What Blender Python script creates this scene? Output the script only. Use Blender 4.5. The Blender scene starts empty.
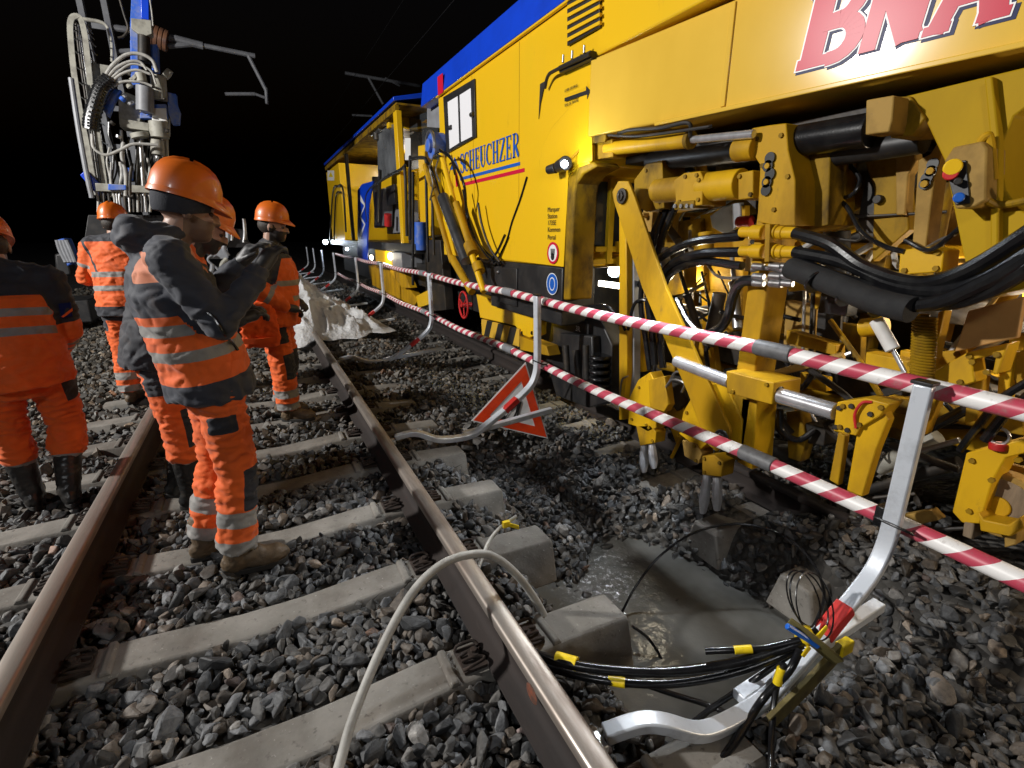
import bpy, bmesh, math, random
import numpy as np
from math import sin, cos, pi, radians, atan2, sqrt
from mathutils import Vector, Matrix, noise

random.seed(7); rng = np.random.default_rng(11)
scene = bpy.context.scene
col = scene.collection

# ------------------------------------------------------------------ camera
FPX = 500.0
PITCH, YAW = radians(16.615), radians(26.697)
CAM = Vector((0.1112, 0.0, 1.4848))
cF = Vector((sin(YAW)*cos(PITCH), cos(YAW)*cos(PITCH), -sin(PITCH)))
cR = Vector((cos(YAW), -sin(YAW), 0))
cU = cR.cross(cF)
def at(x, y, X=None, Y=None, Z=None, P=None, N=None):
    """survey helper: the point of a real plane (X=, Y=, Z= or through P with normal N) seen along a bearing"""
    r = cF + cR*((x-512)/FPX) + cU*((384-y)/FPX)
    if N is not None: k = (P-CAM).dot(N)/r.dot(N)
    elif X is not None: k = (X-CAM.x)/r.x
    elif Y is not None: k = (Y-CAM.y)/r.y
    else: k = (Z-CAM.z)/r.z
    return CAM + r*k

cd = bpy.data.cameras.new("camera"); co = bpy.data.objects.new("camera", cd); col.objects.link(co)
cd.sensor_width = 36; cd.lens = FPX/1024*36; cd.clip_end = 500; cd.clip_start = 0.05
M = Matrix((cR, cU, -cF)).transposed().to_4x4(); M.translation = CAM
co.matrix_world = M; scene.camera = co

# ------------------------------------------------------------------ materials
def new_mat(name):
    m = bpy.data.materials.new(name); m.use_nodes = True
    nt = m.node_tree; nt.nodes.clear()
    out = nt.nodes.new('ShaderNodeOutputMaterial'); b = nt.nodes.new('ShaderNodeBsdfPrincipled')
    nt.links.new(b.outputs[0], out.inputs[0])
    return m, nt, b
def N(nt, t, **kw):
    n = nt.nodes.new(t)
    for k, v in kw.items(): setattr(n, k, v)
    return n
def rgba(c): return (c[0], c[1], c[2], 1)
def coords(nt, scale=(1,1,1)):
    g = N(nt, 'ShaderNodeNewGeometry'); mp = N(nt, 'ShaderNodeMapping')
    mp.inputs['Scale'].default_value = scale
    nt.links.new(g.outputs['Position'], mp.inputs['Vector']); return mp.outputs[0]
def objcoords(nt, scale=(1,1,1)):
    g = N(nt, 'ShaderNodeTexCoord'); mp = N(nt, 'ShaderNodeMapping')
    mp.inputs['Scale'].default_value = scale
    nt.links.new(g.outputs['Object'], mp.inputs['Vector']); return mp.outputs[0]
def noise_ramp(nt, vec, scale, lo, hi, detail=6, rough=0.6):
    n = N(nt, 'ShaderNodeTexNoise'); n.inputs['Scale'].default_value = scale
    n.inputs['Detail'].default_value = detail; n.inputs['Roughness'].default_value = rough
    nt.links.new(vec, n.inputs['Vector'])
    r = N(nt, 'ShaderNodeMapRange'); r.inputs[1].default_value = lo; r.inputs[2].default_value = hi
    nt.links.new(n.outputs[0], r.inputs[0]); return r.outputs[0]
def mix(nt, fac, a, b):
    m = N(nt, 'ShaderNodeMix', data_type='RGBA')
    for i, v in ((0, fac), (6, a), (7, b)):
        if hasattr(v, 'links') or isinstance(v, bpy.types.NodeSocket): nt.links.new(v, m.inputs[i])
        else: m.inputs[i].default_value = rgba(v) if i else v
    return m.outputs[2]
def bump(nt, b, vec, scale, strength, dist=0.01, detail=5):
    n = N(nt, 'ShaderNodeTexNoise'); n.inputs['Scale'].default_value = scale; n.inputs['Detail'].default_value = detail
    nt.links.new(vec, n.inputs['Vector'])
    bp = N(nt, 'ShaderNodeBump'); bp.inputs['Strength'].default_value = strength; bp.inputs['Distance'].default_value = dist
    nt.links.new(n.outputs[0], bp.inputs['Height']); nt.links.new(bp.outputs[0], b.inputs['Normal'])
def simple(name, c, rough=0.5, metal=0.0, c2=None, nscale=6, lo=.45, hi=.7, bscale=None, bstr=.3, stretch=(1,1,1), c3=None, rough2=None, coat=0, bdist=.005, spec=.5):
    """painted / weathered surface: base colour c with patches of c2 and speckles of c3"""
    m, nt, b = new_mat(name)
    v = coords(nt, stretch)
    src = None
    if c2 is not None:
        f = noise_ramp(nt, v, nscale, lo, hi)
        src = mix(nt, f, c, c2)
        if rough2 is not None:
            mr = N(nt, 'ShaderNodeMapRange'); mr.inputs[3].default_value = rough; mr.inputs[4].default_value = rough2
            nt.links.new(f, mr.inputs[0]); nt.links.new(mr.outputs[0], b.inputs['Roughness'])
        if c3 is not None:
            f2 = noise_ramp(nt, v, nscale*3.1, .62, .80, 7, .7)
            src = mix(nt, f2, src, c3)
        nt.links.new(src, b.inputs['Base Color'])
    else: b.inputs['Base Color'].default_value = rgba(c)
    if rough2 is None: b.inputs['Roughness'].default_value = rough
    b.inputs['Metallic'].default_value = metal; b.inputs['Specular IOR Level'].default_value = spec
    if coat: b.inputs['Coat Weight'].default_value = coat; b.inputs['Coat Roughness'].default_value = .15
    if bscale: bump(nt, b, v, bscale, bstr, bdist)
    return m
def emit(name, c, s):
    m, nt, b = new_mat(name)
    b.inputs['Base Color'].default_value = (0,0,0,1)
    b.inputs['Emission Color'].default_value = rgba(c); b.inputs['Emission Strength'].default_value = s
    return m

Y_ = (0.78, 0.465, 0.010)
MT = {}
MT['yellow_gear'] = simple('yellow_gear_paint', (.60,.345,.008), .42, 0, (.36,.195,.012), 3.5, .46, .72, 40, .10, (1,1,.5), (.12,.07,.025), spec=.25)
MT['yellow'] = simple('yellow_paint', Y_, .32, 0, (0.74,0.46,0.010), 2.5, .45, .8, 60, .02, (1,1,.4), (.55,.30,.02), coat=.15, spec=.3)
MT['yellow_gloss'] = simple('yellow_gloss_paint', (.74,.47,.06), .14, 0, (0.62,0.38,0.04), 1.4, .4, .8, 2.2, .012, (1,1,.6), coat=0, bdist=.02, spec=.34)
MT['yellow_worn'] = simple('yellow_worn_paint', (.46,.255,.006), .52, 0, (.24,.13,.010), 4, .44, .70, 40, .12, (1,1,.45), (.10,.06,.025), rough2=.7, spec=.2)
MT['yellow_dirty_shaded'] = simple('yellow_greasy_shaded_paint', (.27,.155,.006), .55, 0, (.075,.045,.012), 7, .44, .66, 45, .2, (1,1,.6), (.06,.04,.02), rough2=.7, spec=.15)  # greasy yellow, also the darkened paint of the unlit end fairing
MT['pillar'] = simple('yellow_shaded_paint', (.42,.26,.006), .62, 0, (.32,.19,.006), 2.2, .42, .75, 40, .08, (1,1,.5), (.14,.085,.02), spec=.12)  # the pillar's shade is put into this darker yellow
MT['tan'] = simple('dusty_tan_paint', (.36,.22,.055), .6, 0, (.2,.12,.03), 8, .42, .7, 50, .15, c3=(.16,.1,.05), spec=.15)
MT['brown_sheet'] = simple('brown_sheet_metal', (.50,.27,.085), .5, 0, (.36,.19,.06), 5, .4, .7, spec=.2)
MT['beige'] = simple('dusty_beige_paint', (.33,.32,.27), .6, 0, (.17,.16,.135), 9, .45, .68, 50, .2, c3=(.09,.08,.07))
MT['blue'] = simple('blue_paint', (.004,.055,.62), .35, 0, (.004,.04,.45), 3, .4, .8, coat=.3)
MT['blue_dusty'] = simple('dusty_blue_paint', (.03,.12,.55), .5, 0, (.22,.25,.36), 7, .45, .7, 40, .15)
MT['black'] = simple('black_paint', (.012,.012,.013), .45, 0, (.035,.032,.03), 6, .45, .75, 30, .1)
MT['dark'] = simple('dark_grimy_steel', (.022,.020,.018), .55, .3, (.06,.045,.03), 8, .45, .7, 40, .25)
MT['rubber'] = simple('black_rubber', (.006,.006,.007), .24, 0, (.016,.016,.016), 14, .45, .7, 120, .1)
MT['sleeve'] = simple('black_woven_sleeve', (.009,.009,.010), .8, 0, (.018,.018,.018), 20, .4, .7, 300, .5)
MT['chrome'] = simple('chromed_rod', (.70,.70,.72), .22, .7, (.5,.5,.52), 20, .4, .7)
MT['gunmetal'] = simple('gunmetal_cylinder', (.10,.10,.105), .3, .6, (.06,.06,.06), 8, .4, .7)
MT['steel'] = simple('worn_steel', (.42,.42,.43), .38, .9, (.25,.24,.23), 10, .4, .7, 60, .1)
MT['alu'] = simple('aluminium', (.70,.74,.80), .36, .35, (.42,.44,.47), 11, .5, .75, 90, .06, rough2=.55)
MT['tine'] = simple('worn_tine_steel', (.60,.60,.63), .5, .35, (.42,.41,.4), 12, .4, .7, 60, .15)
MT['grey'] = simple('grey_paint', (.25,.26,.28), .5, 0, (.17,.17,.18), 5, .4, .7)
MT['white'] = simple('white_paint', (.78,.78,.76), .5, 0, (.62,.6,.56), 6, .45, .75)
MT['red'] = simple('red_paint', (.55,.02,.02), .45, 0, (.3,.015,.012), 8, .45, .7)
MT['sticker_red'] = simple('red_sticker', (.55,.012,.045), .3, spec=.15)
MT['sticker_blue'] = simple('blue_sticker', (.01,.10,.45), .35)
MT['sticker_navy'] = simple('navy_sticker', (.010,.016,.08), .35, spec=.1)
MT['sticker_white'] = simple('white_sticker', (.75,.75,.74), .4)
MT['sticker_black'] = simple('black_sticker', (.012,.012,.012), .45)
MT['tape_yellow'] = simple('yellow_tape', (.85,.62,.01), .4, 0, (.6,.42,.01), 30, .4, .7)
MT['orange_cloth'] = simple('orange_work_cloth', (.90,.115,.008), .75, 0, (.75,.085,.008), 7, .4, .7, 200, .25)
MT['wood'] = simple('weathered_timber', (.22,.16,.10), .8, 0, (.12,.085,.05), 6, .4, .7, 30, .4, (4,4,1))
MT['hose_grey'] = simple('dusty_grey_hose', (.40,.39,.36), .6, 0, (.24,.23,.21), 14, .42, .7, 80, .2)
MT['curtain'] = simple('white_blind', (.75,.75,.78), .7)
MT['glass'] = simple('dark_window_glass', (.03,.035,.04), .08)
MT['cloud_glass'] = simple('hazy_grey_glass', (.16,.17,.18), .25, 0, (.03,.03,.035), 1.6, .35, .75)
MT['brown'] = simple('brown_ceramic', (.16,.075,.04), .35, 0, (.08,.04,.03), 9, .4, .7)
MT['skin'] = None
# concrete
m, nt, b = new_mat('sleeper_concrete')
v = coords(nt)
c1 = mix(nt, noise_ramp(nt, v, 5, .38, .68, 8), (.215,.20,.178), (.125,.116,.10))
c1 = mix(nt, noise_ramp(nt, v, 38, .60, .70, 4), c1, (.10,.09,.08))
c1 = mix(nt, noise_ramp(nt, v, 2.6, .48, .70, 7), c1, (.095,.080,.066))
c1 = mix(nt, noise_ramp(nt, v, 70, .66, .80, 2), c1, (.34,.32,.29))
nt.links.new(c1, b.inputs['Base Color']); b.inputs['Roughness'].default_value = .85
bump(nt, b, v, 70, .35, .004, 8); MT['concrete'] = m
# rail
MT['rail'] = simple('rusty_shaded_rail_steel', (.028,.020,.017), .85, 0, (.018,.014,.013), 9, .4, .7, 50, .25, (1,.3,1), (.06,.045,.038))  # rust darkened further, the shadow on the rail sides sits in the colour
MT['clip'] = simple('dark_rusty_clip', (.022,.015,.012), .95, 0, (.055,.035,.025), 20, .4, .7)
m, nt, b = new_mat('rail_head_steel')
v = coords(nt, (1,.12,1))
f = noise_ramp(nt, v, 22, .38, .68, 6)
nt.links.new(mix(nt, f, (.40,.36,.32), (.22,.175,.145)), b.inputs['Base Color']); b.inputs['Metallic'].default_value = .65
mr = N(nt, 'ShaderNodeMapRange'); mr.inputs[3].default_value = .34; mr.inputs[4].default_value = .6
nt.links.new(f, mr.inputs[0]); nt.links.new(mr.outputs[0], b.inputs['Roughness']); MT['rail_head'] = m
# stones : per stone colour stored on the mesh
m, nt, b = new_mat('crushed_stone')
a = N(nt, 'ShaderNodeAttribute', attribute_name='tint'); v = coords(nt)
f = noise_ramp(nt, v, 55, .35, .7, 5)
mm = N(nt, 'ShaderNodeMix', data_type='RGBA', blend_type='MULTIPLY'); mm.inputs[0].default_value = .75
nt.links.new(a.outputs['Color'], mm.inputs[6])
nt.links.new(mix(nt, f, (.42,.41,.40), (1.35,1.33,1.30)), mm.inputs[7])
nt.links.new(mm.outputs[2], b.inputs['Base Color']); b.inputs['Roughness'].default_value = .62
b.inputs['Specular IOR Level'].default_value = .45
bump(nt, b, v, 110, .45, .004, 6); MT['stone'] = m
m, nt, b = new_mat('ballast_bed'); v = coords(nt)
vo = N(nt, 'ShaderNodeTexVoronoi'); vo.inputs['Scale'].default_value = 22; nt.links.new(v, vo.inputs['Vector'])
cr = N(nt, 'ShaderNodeValToRGB'); cr.color_ramp.elements[0].color = (.012,.011,.010,1); cr.color_ramp.elements[1].color = (.10,.094,.085,1)
nt.links.new(vo.outputs['Color'], cr.inputs[0]); nt.links.new(mix(nt, noise_ramp(nt, v, 4, .4, .7), cr.outputs[0], (.03,.027,.023)), b.inputs['Base Color'])
b.inputs['Roughness'].default_value = .8
bp = N(nt, 'ShaderNodeBump'); bp.inputs['Strength'].default_value = .9; bp.inputs['Distance'].default_value = .04; bp.invert = True
nt.links.new(vo.outputs['Distance'], bp.inputs['Height']); nt.links.new(bp.outputs[0], b.inputs['Normal']); MT['bed'] = m
# water : muddy, glossy
m, nt, b = new_mat('muddy_water'); v = coords(nt)
nt.links.new(mix(nt, noise_ramp(nt, v, 2.6, .4, .68, 3), (.105,.103,.095), (.055,.053,.046)), b.inputs['Base Color'])
b.inputs['Roughness'].default_value = .03; b.inputs['IOR'].default_value = 1.33; b.inputs['Specular IOR Level'].default_value = .8
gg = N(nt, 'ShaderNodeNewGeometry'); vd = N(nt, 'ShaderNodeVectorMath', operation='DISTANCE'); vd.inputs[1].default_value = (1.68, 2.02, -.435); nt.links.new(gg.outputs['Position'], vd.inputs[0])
rm = N(nt, 'ShaderNodeMapRange'); rm.inputs[1].default_value = .12; rm.inputs[2].default_value = .42; rm.inputs[3].default_value = 1; rm.inputs[4].default_value = .14; nt.links.new(vd.outputs['Value'], rm.inputs[0])
nz = N(nt, 'ShaderNodeTexNoise'); nz.inputs['Scale'].default_value = 19; nz.inputs['Detail'].default_value = 5; nt.links.new(v, nz.inputs['Vector'])
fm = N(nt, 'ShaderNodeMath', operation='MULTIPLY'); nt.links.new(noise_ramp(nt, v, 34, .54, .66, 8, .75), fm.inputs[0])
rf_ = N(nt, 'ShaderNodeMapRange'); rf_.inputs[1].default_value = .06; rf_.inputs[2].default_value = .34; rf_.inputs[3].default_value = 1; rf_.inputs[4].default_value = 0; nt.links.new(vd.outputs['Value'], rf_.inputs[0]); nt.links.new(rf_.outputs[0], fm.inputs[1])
old = b.inputs['Base Color'].links[0].from_socket; nt.links.new(mix(nt, fm.outputs[0], old, (.62,.63,.65)), b.inputs['Base Color'])  # pale speckle: lamp glitter painted into the water colour
ml = N(nt, 'ShaderNodeMath', operation='MULTIPLY'); nt.links.new(nz.outputs[0], ml.inputs[0]); nt.links.new(rm.outputs[0], ml.inputs[1])
bw = N(nt, 'ShaderNodeBump'); bw.inputs['Strength'].default_value = .9; bw.inputs['Distance'].default_value = .03; nt.links.new(ml.outputs[0], bw.inputs['Height']); nt.links.new(bw.outputs[0], b.inputs['Normal']); MT['water'] = m
# plastic sheet
m, nt, b = new_mat('white_plastic_sheet'); v = coords(nt)
nt.links.new(mix(nt, noise_ramp(nt, v, 5, .45, .75), (.90,.90,.90), (.62,.60,.56)), b.inputs['Base Color'])
b.inputs['Roughness'].default_value = .28; bump(nt, b, v, 30, .9, .03, 6)
tr = N(nt, 'ShaderNodeBsdfTranslucent'); tr.inputs[0].default_value = (.75,.75,.75,1); tp_ = N(nt, 'ShaderNodeBsdfTransparent')
m1 = N(nt, 'ShaderNodeMixShader'); m1.inputs[0].default_value = .35; nt.links.new(b.outputs[0], m1.inputs[1]); nt.links.new(tr.outputs[0], m1.inputs[2])
m2 = N(nt, 'ShaderNodeMixShader'); nt.links.new(noise_ramp(nt, v, 3.5, .55, 1.1), m2.inputs[0]); nt.links.new(m1.outputs[0], m2.inputs[1]); nt.links.new(tp_.outputs[0], m2.inputs[2])
out = [n for n in nt.nodes if n.type == 'OUTPUT_MATERIAL'][0]; nt.links.new(m2.outputs[0], out.inputs[0]); MT['plastic'] = m
# red / white barrier rod : slanted bands, runs along world Y
m, nt, b = new_mat('red_white_bands')
g = N(nt, 'ShaderNodeNewGeometry'); sx = N(nt, 'ShaderNodeSeparateXYZ'); nt.links.new(g.outputs['Position'], sx.inputs[0])
ma = N(nt, 'ShaderNodeMath', operation='MULTIPLY_ADD'); ma.inputs[1].default_value = 1.15
nt.links.new(sx.outputs[2], ma.inputs[0]); nt.links.new(sx.outputs[1], ma.inputs[2])
mb_ = N(nt, 'ShaderNodeMath', operation='DIVIDE'); mb_.inputs[1].default_value = .147; nt.links.new(ma.outputs[0], mb_.inputs[0])
fr = N(nt, 'ShaderNodeMath', operation='FRACT'); nt.links.new(mb_.outputs[0], fr.inputs[0])
gt = N(nt, 'ShaderNodeMath', operation='GREATER_THAN'); gt.inputs[1].default_value = .5; nt.links.new(fr.outputs[0], gt.inputs[0])
wv = coords(nt)
cc = mix(nt, gt.outputs[0], (.82,.80,.78), (.50,.06,.10))
cc = mix(nt, noise_ramp(nt, wv, 17, .55, .80, 7, .75), cc, (.26,.22,.20))
nt.links.new(cc, b.inputs['Base Color']); b.inputs['Roughness'].default_value = .42; MT['bands'] = m
# yellow/black chevrons
m, nt, b = new_mat('yellow_black_chevron')
g = N(nt, 'ShaderNodeNewGeometry'); sx = N(nt, 'ShaderNodeSeparateXYZ'); nt.links.new(g.outputs['Position'], sx.inputs[0])
ma = N(nt, 'ShaderNodeMath', operation='MULTIPLY_ADD'); ma.inputs[1].default_value = .5; nt.links.new(sx.outputs[2], ma.inputs[0]); nt.links.new(sx.outputs[1], ma.inputs[2])
mb_ = N(nt, 'ShaderNodeMath', operation='DIVIDE'); mb_.inputs[1].default_value = .27; nt.links.new(ma.outputs[0], mb_.inputs[0])
fr = N(nt, 'ShaderNodeMath', operation='FRACT'); nt.links.new(mb_.outputs[0], fr.inputs[0])
gt = N(nt, 'ShaderNodeMath', operation='GREATER_THAN'); gt.inputs[1].default_value = .5; nt.links.new(fr.outputs[0], gt.inputs[0])
nt.links.new(mix(nt, gt.outputs[0], (.6,.36,.03), (.015,.014,.012)), b.inputs['Base Color']); b.inputs['Roughness'].default_value = .55; MT['chevron'] = m
# lamps
MT['lamp_cool'] = emit('cool_lamp_glow', (.75,.88,1), 40)
MT['lamp_warm'] = emit('warm_lamp_glow', (1,.86,.58), 30)
MT['lamp_soft'] = emit('soft_lamp_glow', (1,.93,.78), 8)

# ------------------------------------------------------------------ mesh building
def basis(d):
    d = d.normalized()
    a = Vector((0,0,1)) if abs(d.z) < .9 else Vector((1,0,0))
    u = d.cross(a).normalized(); return u, d.cross(u).normalized()
def smooth_path(pts, n=8):
    pts = [Vector(p) for p in pts]
    if len(pts) < 3: return pts
    P = [2*pts[0]-pts[1]] + pts + [2*pts[-1]-pts[-2]]
    out = []
    for i in range(1, len(P)-2):
        a, b_, c, d = P[i-1], P[i], P[i+1], P[i+2]
        for k in range(n):
            t = k/n
            out.append(.5*((2*b_)+(c-a)*t+(2*a-5*b_+4*c-d)*t*t+(3*b_-a-3*c+d)*t**3))
    out.append(pts[-1]); return out
class MB:
    def __init__(s): s.v = []; s.f = []; s.mi = []; s.cur = 0
    def mat(s, i): s.cur = i; return s
    def add(s, vs, fs):
        o = len(s.v); s.v += [tuple(p) for p in vs]
        for f in fs: s.f.append(tuple(o+i for i in f)); s.mi.append(s.cur)
        return s
    def box(s, c, size, rot=None):
        c = Vector(c); h = Vector(size)/2
        vs = []
        for i in range(8):
            p = Vector(((1 if i&1 else -1)*h.x, (1 if i&2 else -1)*h.y, (1 if i&4 else -1)*h.z))
            if rot is not None: p = rot @ p
            vs.append(c+p)
        return s.add(vs, [(0,2,3,1),(4,5,7,6),(0,1,5,4),(2,6,7,3),(0,4,6,2),(1,3,7,5)])
    def box2(s, a, b): 
        a = Vector(a); b = Vector(b); d = b-a
        return s.box((a+b)/2, (abs(d.x),abs(d.y),abs(d.z)))
    def prism(s, pts, ext):
        pts = [Vector(p) for p in pts]; ext = Vector(ext); n = len(pts)
        nn = Vector((0,0,0))
        for i in range(n): nn += pts[i].cross(pts[(i+1)%n])
        if nn.dot(ext) > 0: pts.reverse()
        vs = pts+[p+ext for p in pts]
        return s.add(vs, [tuple(range(n)), tuple(range(2*n-1, n-1, -1))]+[((i+1)%n, i, n+i, n+(i+1)%n) for i in range(n)])
    def cyl(s, a, b, r, n=16, r2=None, caps=True):
        a = Vector(a); b = Vector(b); u, w = basis(b-a); r2 = r if r2 is None else r2
        vs = [a+(u*cos(2*pi*i/n)+w*sin(2*pi*i/n))*r for i in range(n)]+[b+(u*cos(2*pi*i/n)+w*sin(2*pi*i/n))*r2 for i in range(n)]
        fs = [(i, n+i, n+(i+1)%n, (i+1)%n) for i in range(n)]
        if caps: fs += [tuple(range(n)), tuple(range(2*n-1, n-1, -1))]
        return s.add(vs, fs)
    def tube(s, pts, r, n=10, sm=8, rect=None, radii=None):
        pts = smooth_path(pts, sm) if sm else [Vector(p) for p in pts]
        m_ = len(pts); vs = []; prev = None
        for i, p in enumerate(pts):
            t = (pts[min(i+1, m_-1)]-pts[max(i-1, 0)])
            if t.length < 1e-9: t = Vector((0,0,1))
            t.normalize()
            if prev is None: u, w = basis(t)
            else:
                u = prev-t*prev.dot(t)
                u = u.normalized() if u.length > 1e-6 else basis(t)[0]
                w = t.cross(u).normalized()
            prev = u
            rr = radii[i] if radii else r
            if rect:
                a, b_ = rect
                vs += [p+u*a+w*b_, p-u*a+w*b_, p-u*a-w*b_, p+u*a-w*b_]
            else: vs += [p+(u*cos(2*pi*k/n)+w*sin(2*pi*k/n))*rr for k in range(n)]
        k = 4 if rect else n
        fs = [(i*k+j, i*k+(j+1)%k, (i+1)*k+(j+1)%k, (i+1)*k+j) for i in range(m_-1) for j in range(k)]
        fs += [tuple(range(k-1, -1, -1)), tuple(range((m_-1)*k, m_*k))]
        return s.add(vs, fs)
    def ell(s, c, r, n=16, m_=10, rot=None):
        c = Vector(c); vs = []; fs = []
        for i in range(1, m_):
            th = pi*i/m_
            for k in range(n):
                ph = 2*pi*k/n
                p = Vector((r[0]*sin(th)*cos(ph), r[1]*sin(th)*sin(ph), r[2]*cos(th)))
                if rot is not None: p = rot @ p
                vs.append(c+p)
        for e in (1, -1):
            p = Vector((0,0,e*r[2]))
            if rot is not None: p = rot @ p
            vs.append(c+p)
        T = (m_-1)*n
        for i in range(m_-2):
            for k in range(n): fs.append((i*n+k, (i+1)*n+k, (i+1)*n+(k+1)%n, i*n+(k+1)%n))
        for k in range(n):
            fs.append((T, k, (k+1)%n)); fs.append((T+1, (m_-2)*n+(k+1)%n, (m_-2)*n+k))
        return s.add(vs, fs)
    def loft(s, rings):
        n = len(rings[0]); vs = [p for r in rings for p in r]; m_ = len(rings)
        fs = [(i*n+j, i*n+(j+1)%n, (i+1)*n+(j+1)%n, (i+1)*n+j) for i in range(m_-1) for j in range(n)]
        fs += [tuple(range(n-1, -1, -1)), tuple(range((m_-1)*n, m_*n))]
        return s.add(vs, fs)
    def cap(s, a, b, r1, r2, n=14):
        """tapered limb segment with round ends"""
        s.cyl(a, b, r1, n, r2); s.ell(a, (r1,)*3, n, 8); s.ell(b, (r2,)*3, n, 8); return s
    def mesh(s, name):
        me = bpy.data.meshes.new(name); me.from_pydata(s.v, [], s.f); me.update(); return me
    def build(s, name, mats, parent=None, bevel=0, angle=35, smooth=True):
        me = s.mesh(name)
        if not isinstance(mats, (list, tuple)): mats = [mats]
        for m_ in mats: me.materials.append(MT[m_] if isinstance(m_, str) else m_)
        if len(mats) > 1: me.polygons.foreach_set('material_index', s.mi)
        bmm = bmesh.new(); bmm.from_mesh(me); bmesh.ops.recalc_face_normals(bmm, faces=bmm.faces); bmm.to_mesh(me); bmm.free()
        if smooth:
            me.shade_smooth(); me.set_sharp_from_angle(angle=radians(angle))
        o = bpy.data.objects.new(name, me); col.objects.link(o)
        if parent is not None: put(o, parent)
        if bevel:
            bv = o.modifiers.new('edge', 'BEVEL'); bv.width = bevel; bv.segments = 2; bv.limit_method = 'ANGLE'; bv.angle_limit = radians(40)
        return o
def wm(o):
    return o.matrix_basis if o.parent is None else wm(o.parent) @ o.matrix_parent_inverse @ o.matrix_basis
def put(o, parent):
    o.parent = parent; o.matrix_parent_inverse = wm(parent).inverted()
def tag(o, label=None, cat=None, group=None, kind=None):
    if label: o['label'] = label
    if cat: o['category'] = cat
    if group: o['group'] = group
    if kind: o['kind'] = kind
    return o
def empty(name, loc, label, cat, group=None):
    o = bpy.data.objects.new(name, None); col.objects.link(o); o.location = loc; o.empty_display_size = .2
    return tag(o, label, cat, group)
def ordinal(i): return ['first','second','third','fourth','fifth','sixth','seventh','eighth','ninth','tenth','eleventh','twelfth','thirteenth','fourteenth','fifteenth','sixteenth','seventeenth','eighteenth','nineteenth','twentieth'][i]
# ------------------------------------------------------------------ terrain
def ss(a, b, x):
    t = np.clip((x-a)/(b-a), 0, 1); return t*t*(3-2*t)
def gnoise(x, y):
    return (np.sin(x*5.1+1.3*np.sin(y*3.7))*np.cos(y*4.3+x*1.9)+.6*np.sin(x*11.3+y*7.1)*np.cos(y*12.7-x*5.3))
def pit(x, y):
    near = ss(.98, 1.34, x)*(1-ss(2.10, 2.55, x+.12*(y-1.6)))*ss(.74, 1.05, y)*(1-ss(1.85, 2.65, y+.10*np.sin(x*9)))
    far = ss(1.02, 1.5, x)*(1-ss(1.95, 2.35, x))*ss(1.6, 2.2, y)*(1-ss(3.1, 3.8, y))
    return np.maximum(near*.52, far*.27)
def ground_z(x, y):
    x = np.asarray(x, float); y = np.asarray(y, float)
    z = -.046+.012*gnoise(x, y)
    z = z-.13*ss(1.15, 2.3, x)-.05*ss(-1.3, -2.6, -(-x))*0
    z = z-.10*ss(1.35, 3.0, -x)
    pt_ = pit(x, y); z = z-pt_*(1+.05*gnoise(x*1.3, y*1.1))+np.clip(pt_/.5, 0, 1)*.055*np.sin(x*7.3+2.1*np.sin(y*5.0))*np.sin(y*8.1+1.7*np.sin(x*6.0))
    z = z+.17*ss(2.35, 2.62, x)*(1-ss(1.15, 1.75, y))
    z = z+.02*np.exp(-((x)/.45)**2)+.10*np.exp(-((x-1.35)/.5)**2-((y-6.6)/.9)**2)+.05*np.exp(-((x-1.5)/.35)**2-((y-4.6)/1.3)**2)
    z = z+.07*ss(2.2, 2.9, x)*(1-ss(.6, 1.2, y))
    return z
def grid_mesh(xs, ys, zf):
    X, Yg = np.meshgrid(xs, ys); Z = zf(X, Yg)
    v = np.stack([X.ravel(), Yg.ravel(), Z.ravel()], 1); nx = len(xs)
    i = np.arange(len(ys)-1)[:, None]*nx+np.arange(nx-1)[None, :]
    f = np.stack([i, i+1, i+1+nx, i+nx], -1).reshape(-1, 4)
    return v, f
def np_mesh(name, v, f, smooth=False):
    me = bpy.data.meshes.new(name); n, k = f.shape
    me.vertices.add(len(v)); me.vertices.foreach_set('co', v.astype(np.float32).ravel())
    me.loops.add(n*k); me.loops.foreach_set('vertex_index', f.astype(np.int32).ravel())
    me.polygons.add(n); me.polygons.foreach_set('loop_start', np.arange(0, n*k, k, dtype=np.int32))
    try: me.polygons.foreach_set('loop_total', np.full(n, k, dtype=np.int32))
    except Exception: pass
    me.update(calc_edges=True); me.validate()
    me.polygons.foreach_set('use_smooth', np.full(len(me.polygons), smooth, dtype=bool))
    return me
xs = np.concatenate([np.linspace(-90, -6, 14)[:-1], np.linspace(-6, -2.5, 30)[:-1], np.arange(-2.5, 4.2, .045), np.linspace(4.2, 8, 20)[1:], np.linspace(8, 90, 14)[1:]])
ys = np.concatenate([np.linspace(-40, -.6, 14)[:-1], np.arange(-.6, 6, .045), np.linspace(6, 22, 120)[1:], np.linspace(22, 140, 24)[1:]])
gv, gf = grid_mesh(xs, ys, lambda x, y: ground_z(x, y)-.012)
gm = np_mesh('ground', gv, gf, True); gm.materials.append(MT['bed'])
go = bpy.data.objects.new('ground', gm); col.objects.link(go); tag(go, kind='structure')

# muddy water in the pit
wpts = [(.95+.85*(1+cos(t)), 1.55+.88*sin(t), -.435) for t in np.linspace(0, 2*pi, 49)[:-1]]
w = MB(); w.add(wpts, [tuple(range(len(wpts)))]); wo = w.build('water', 'water'); tag(wo, kind='structure')

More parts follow.
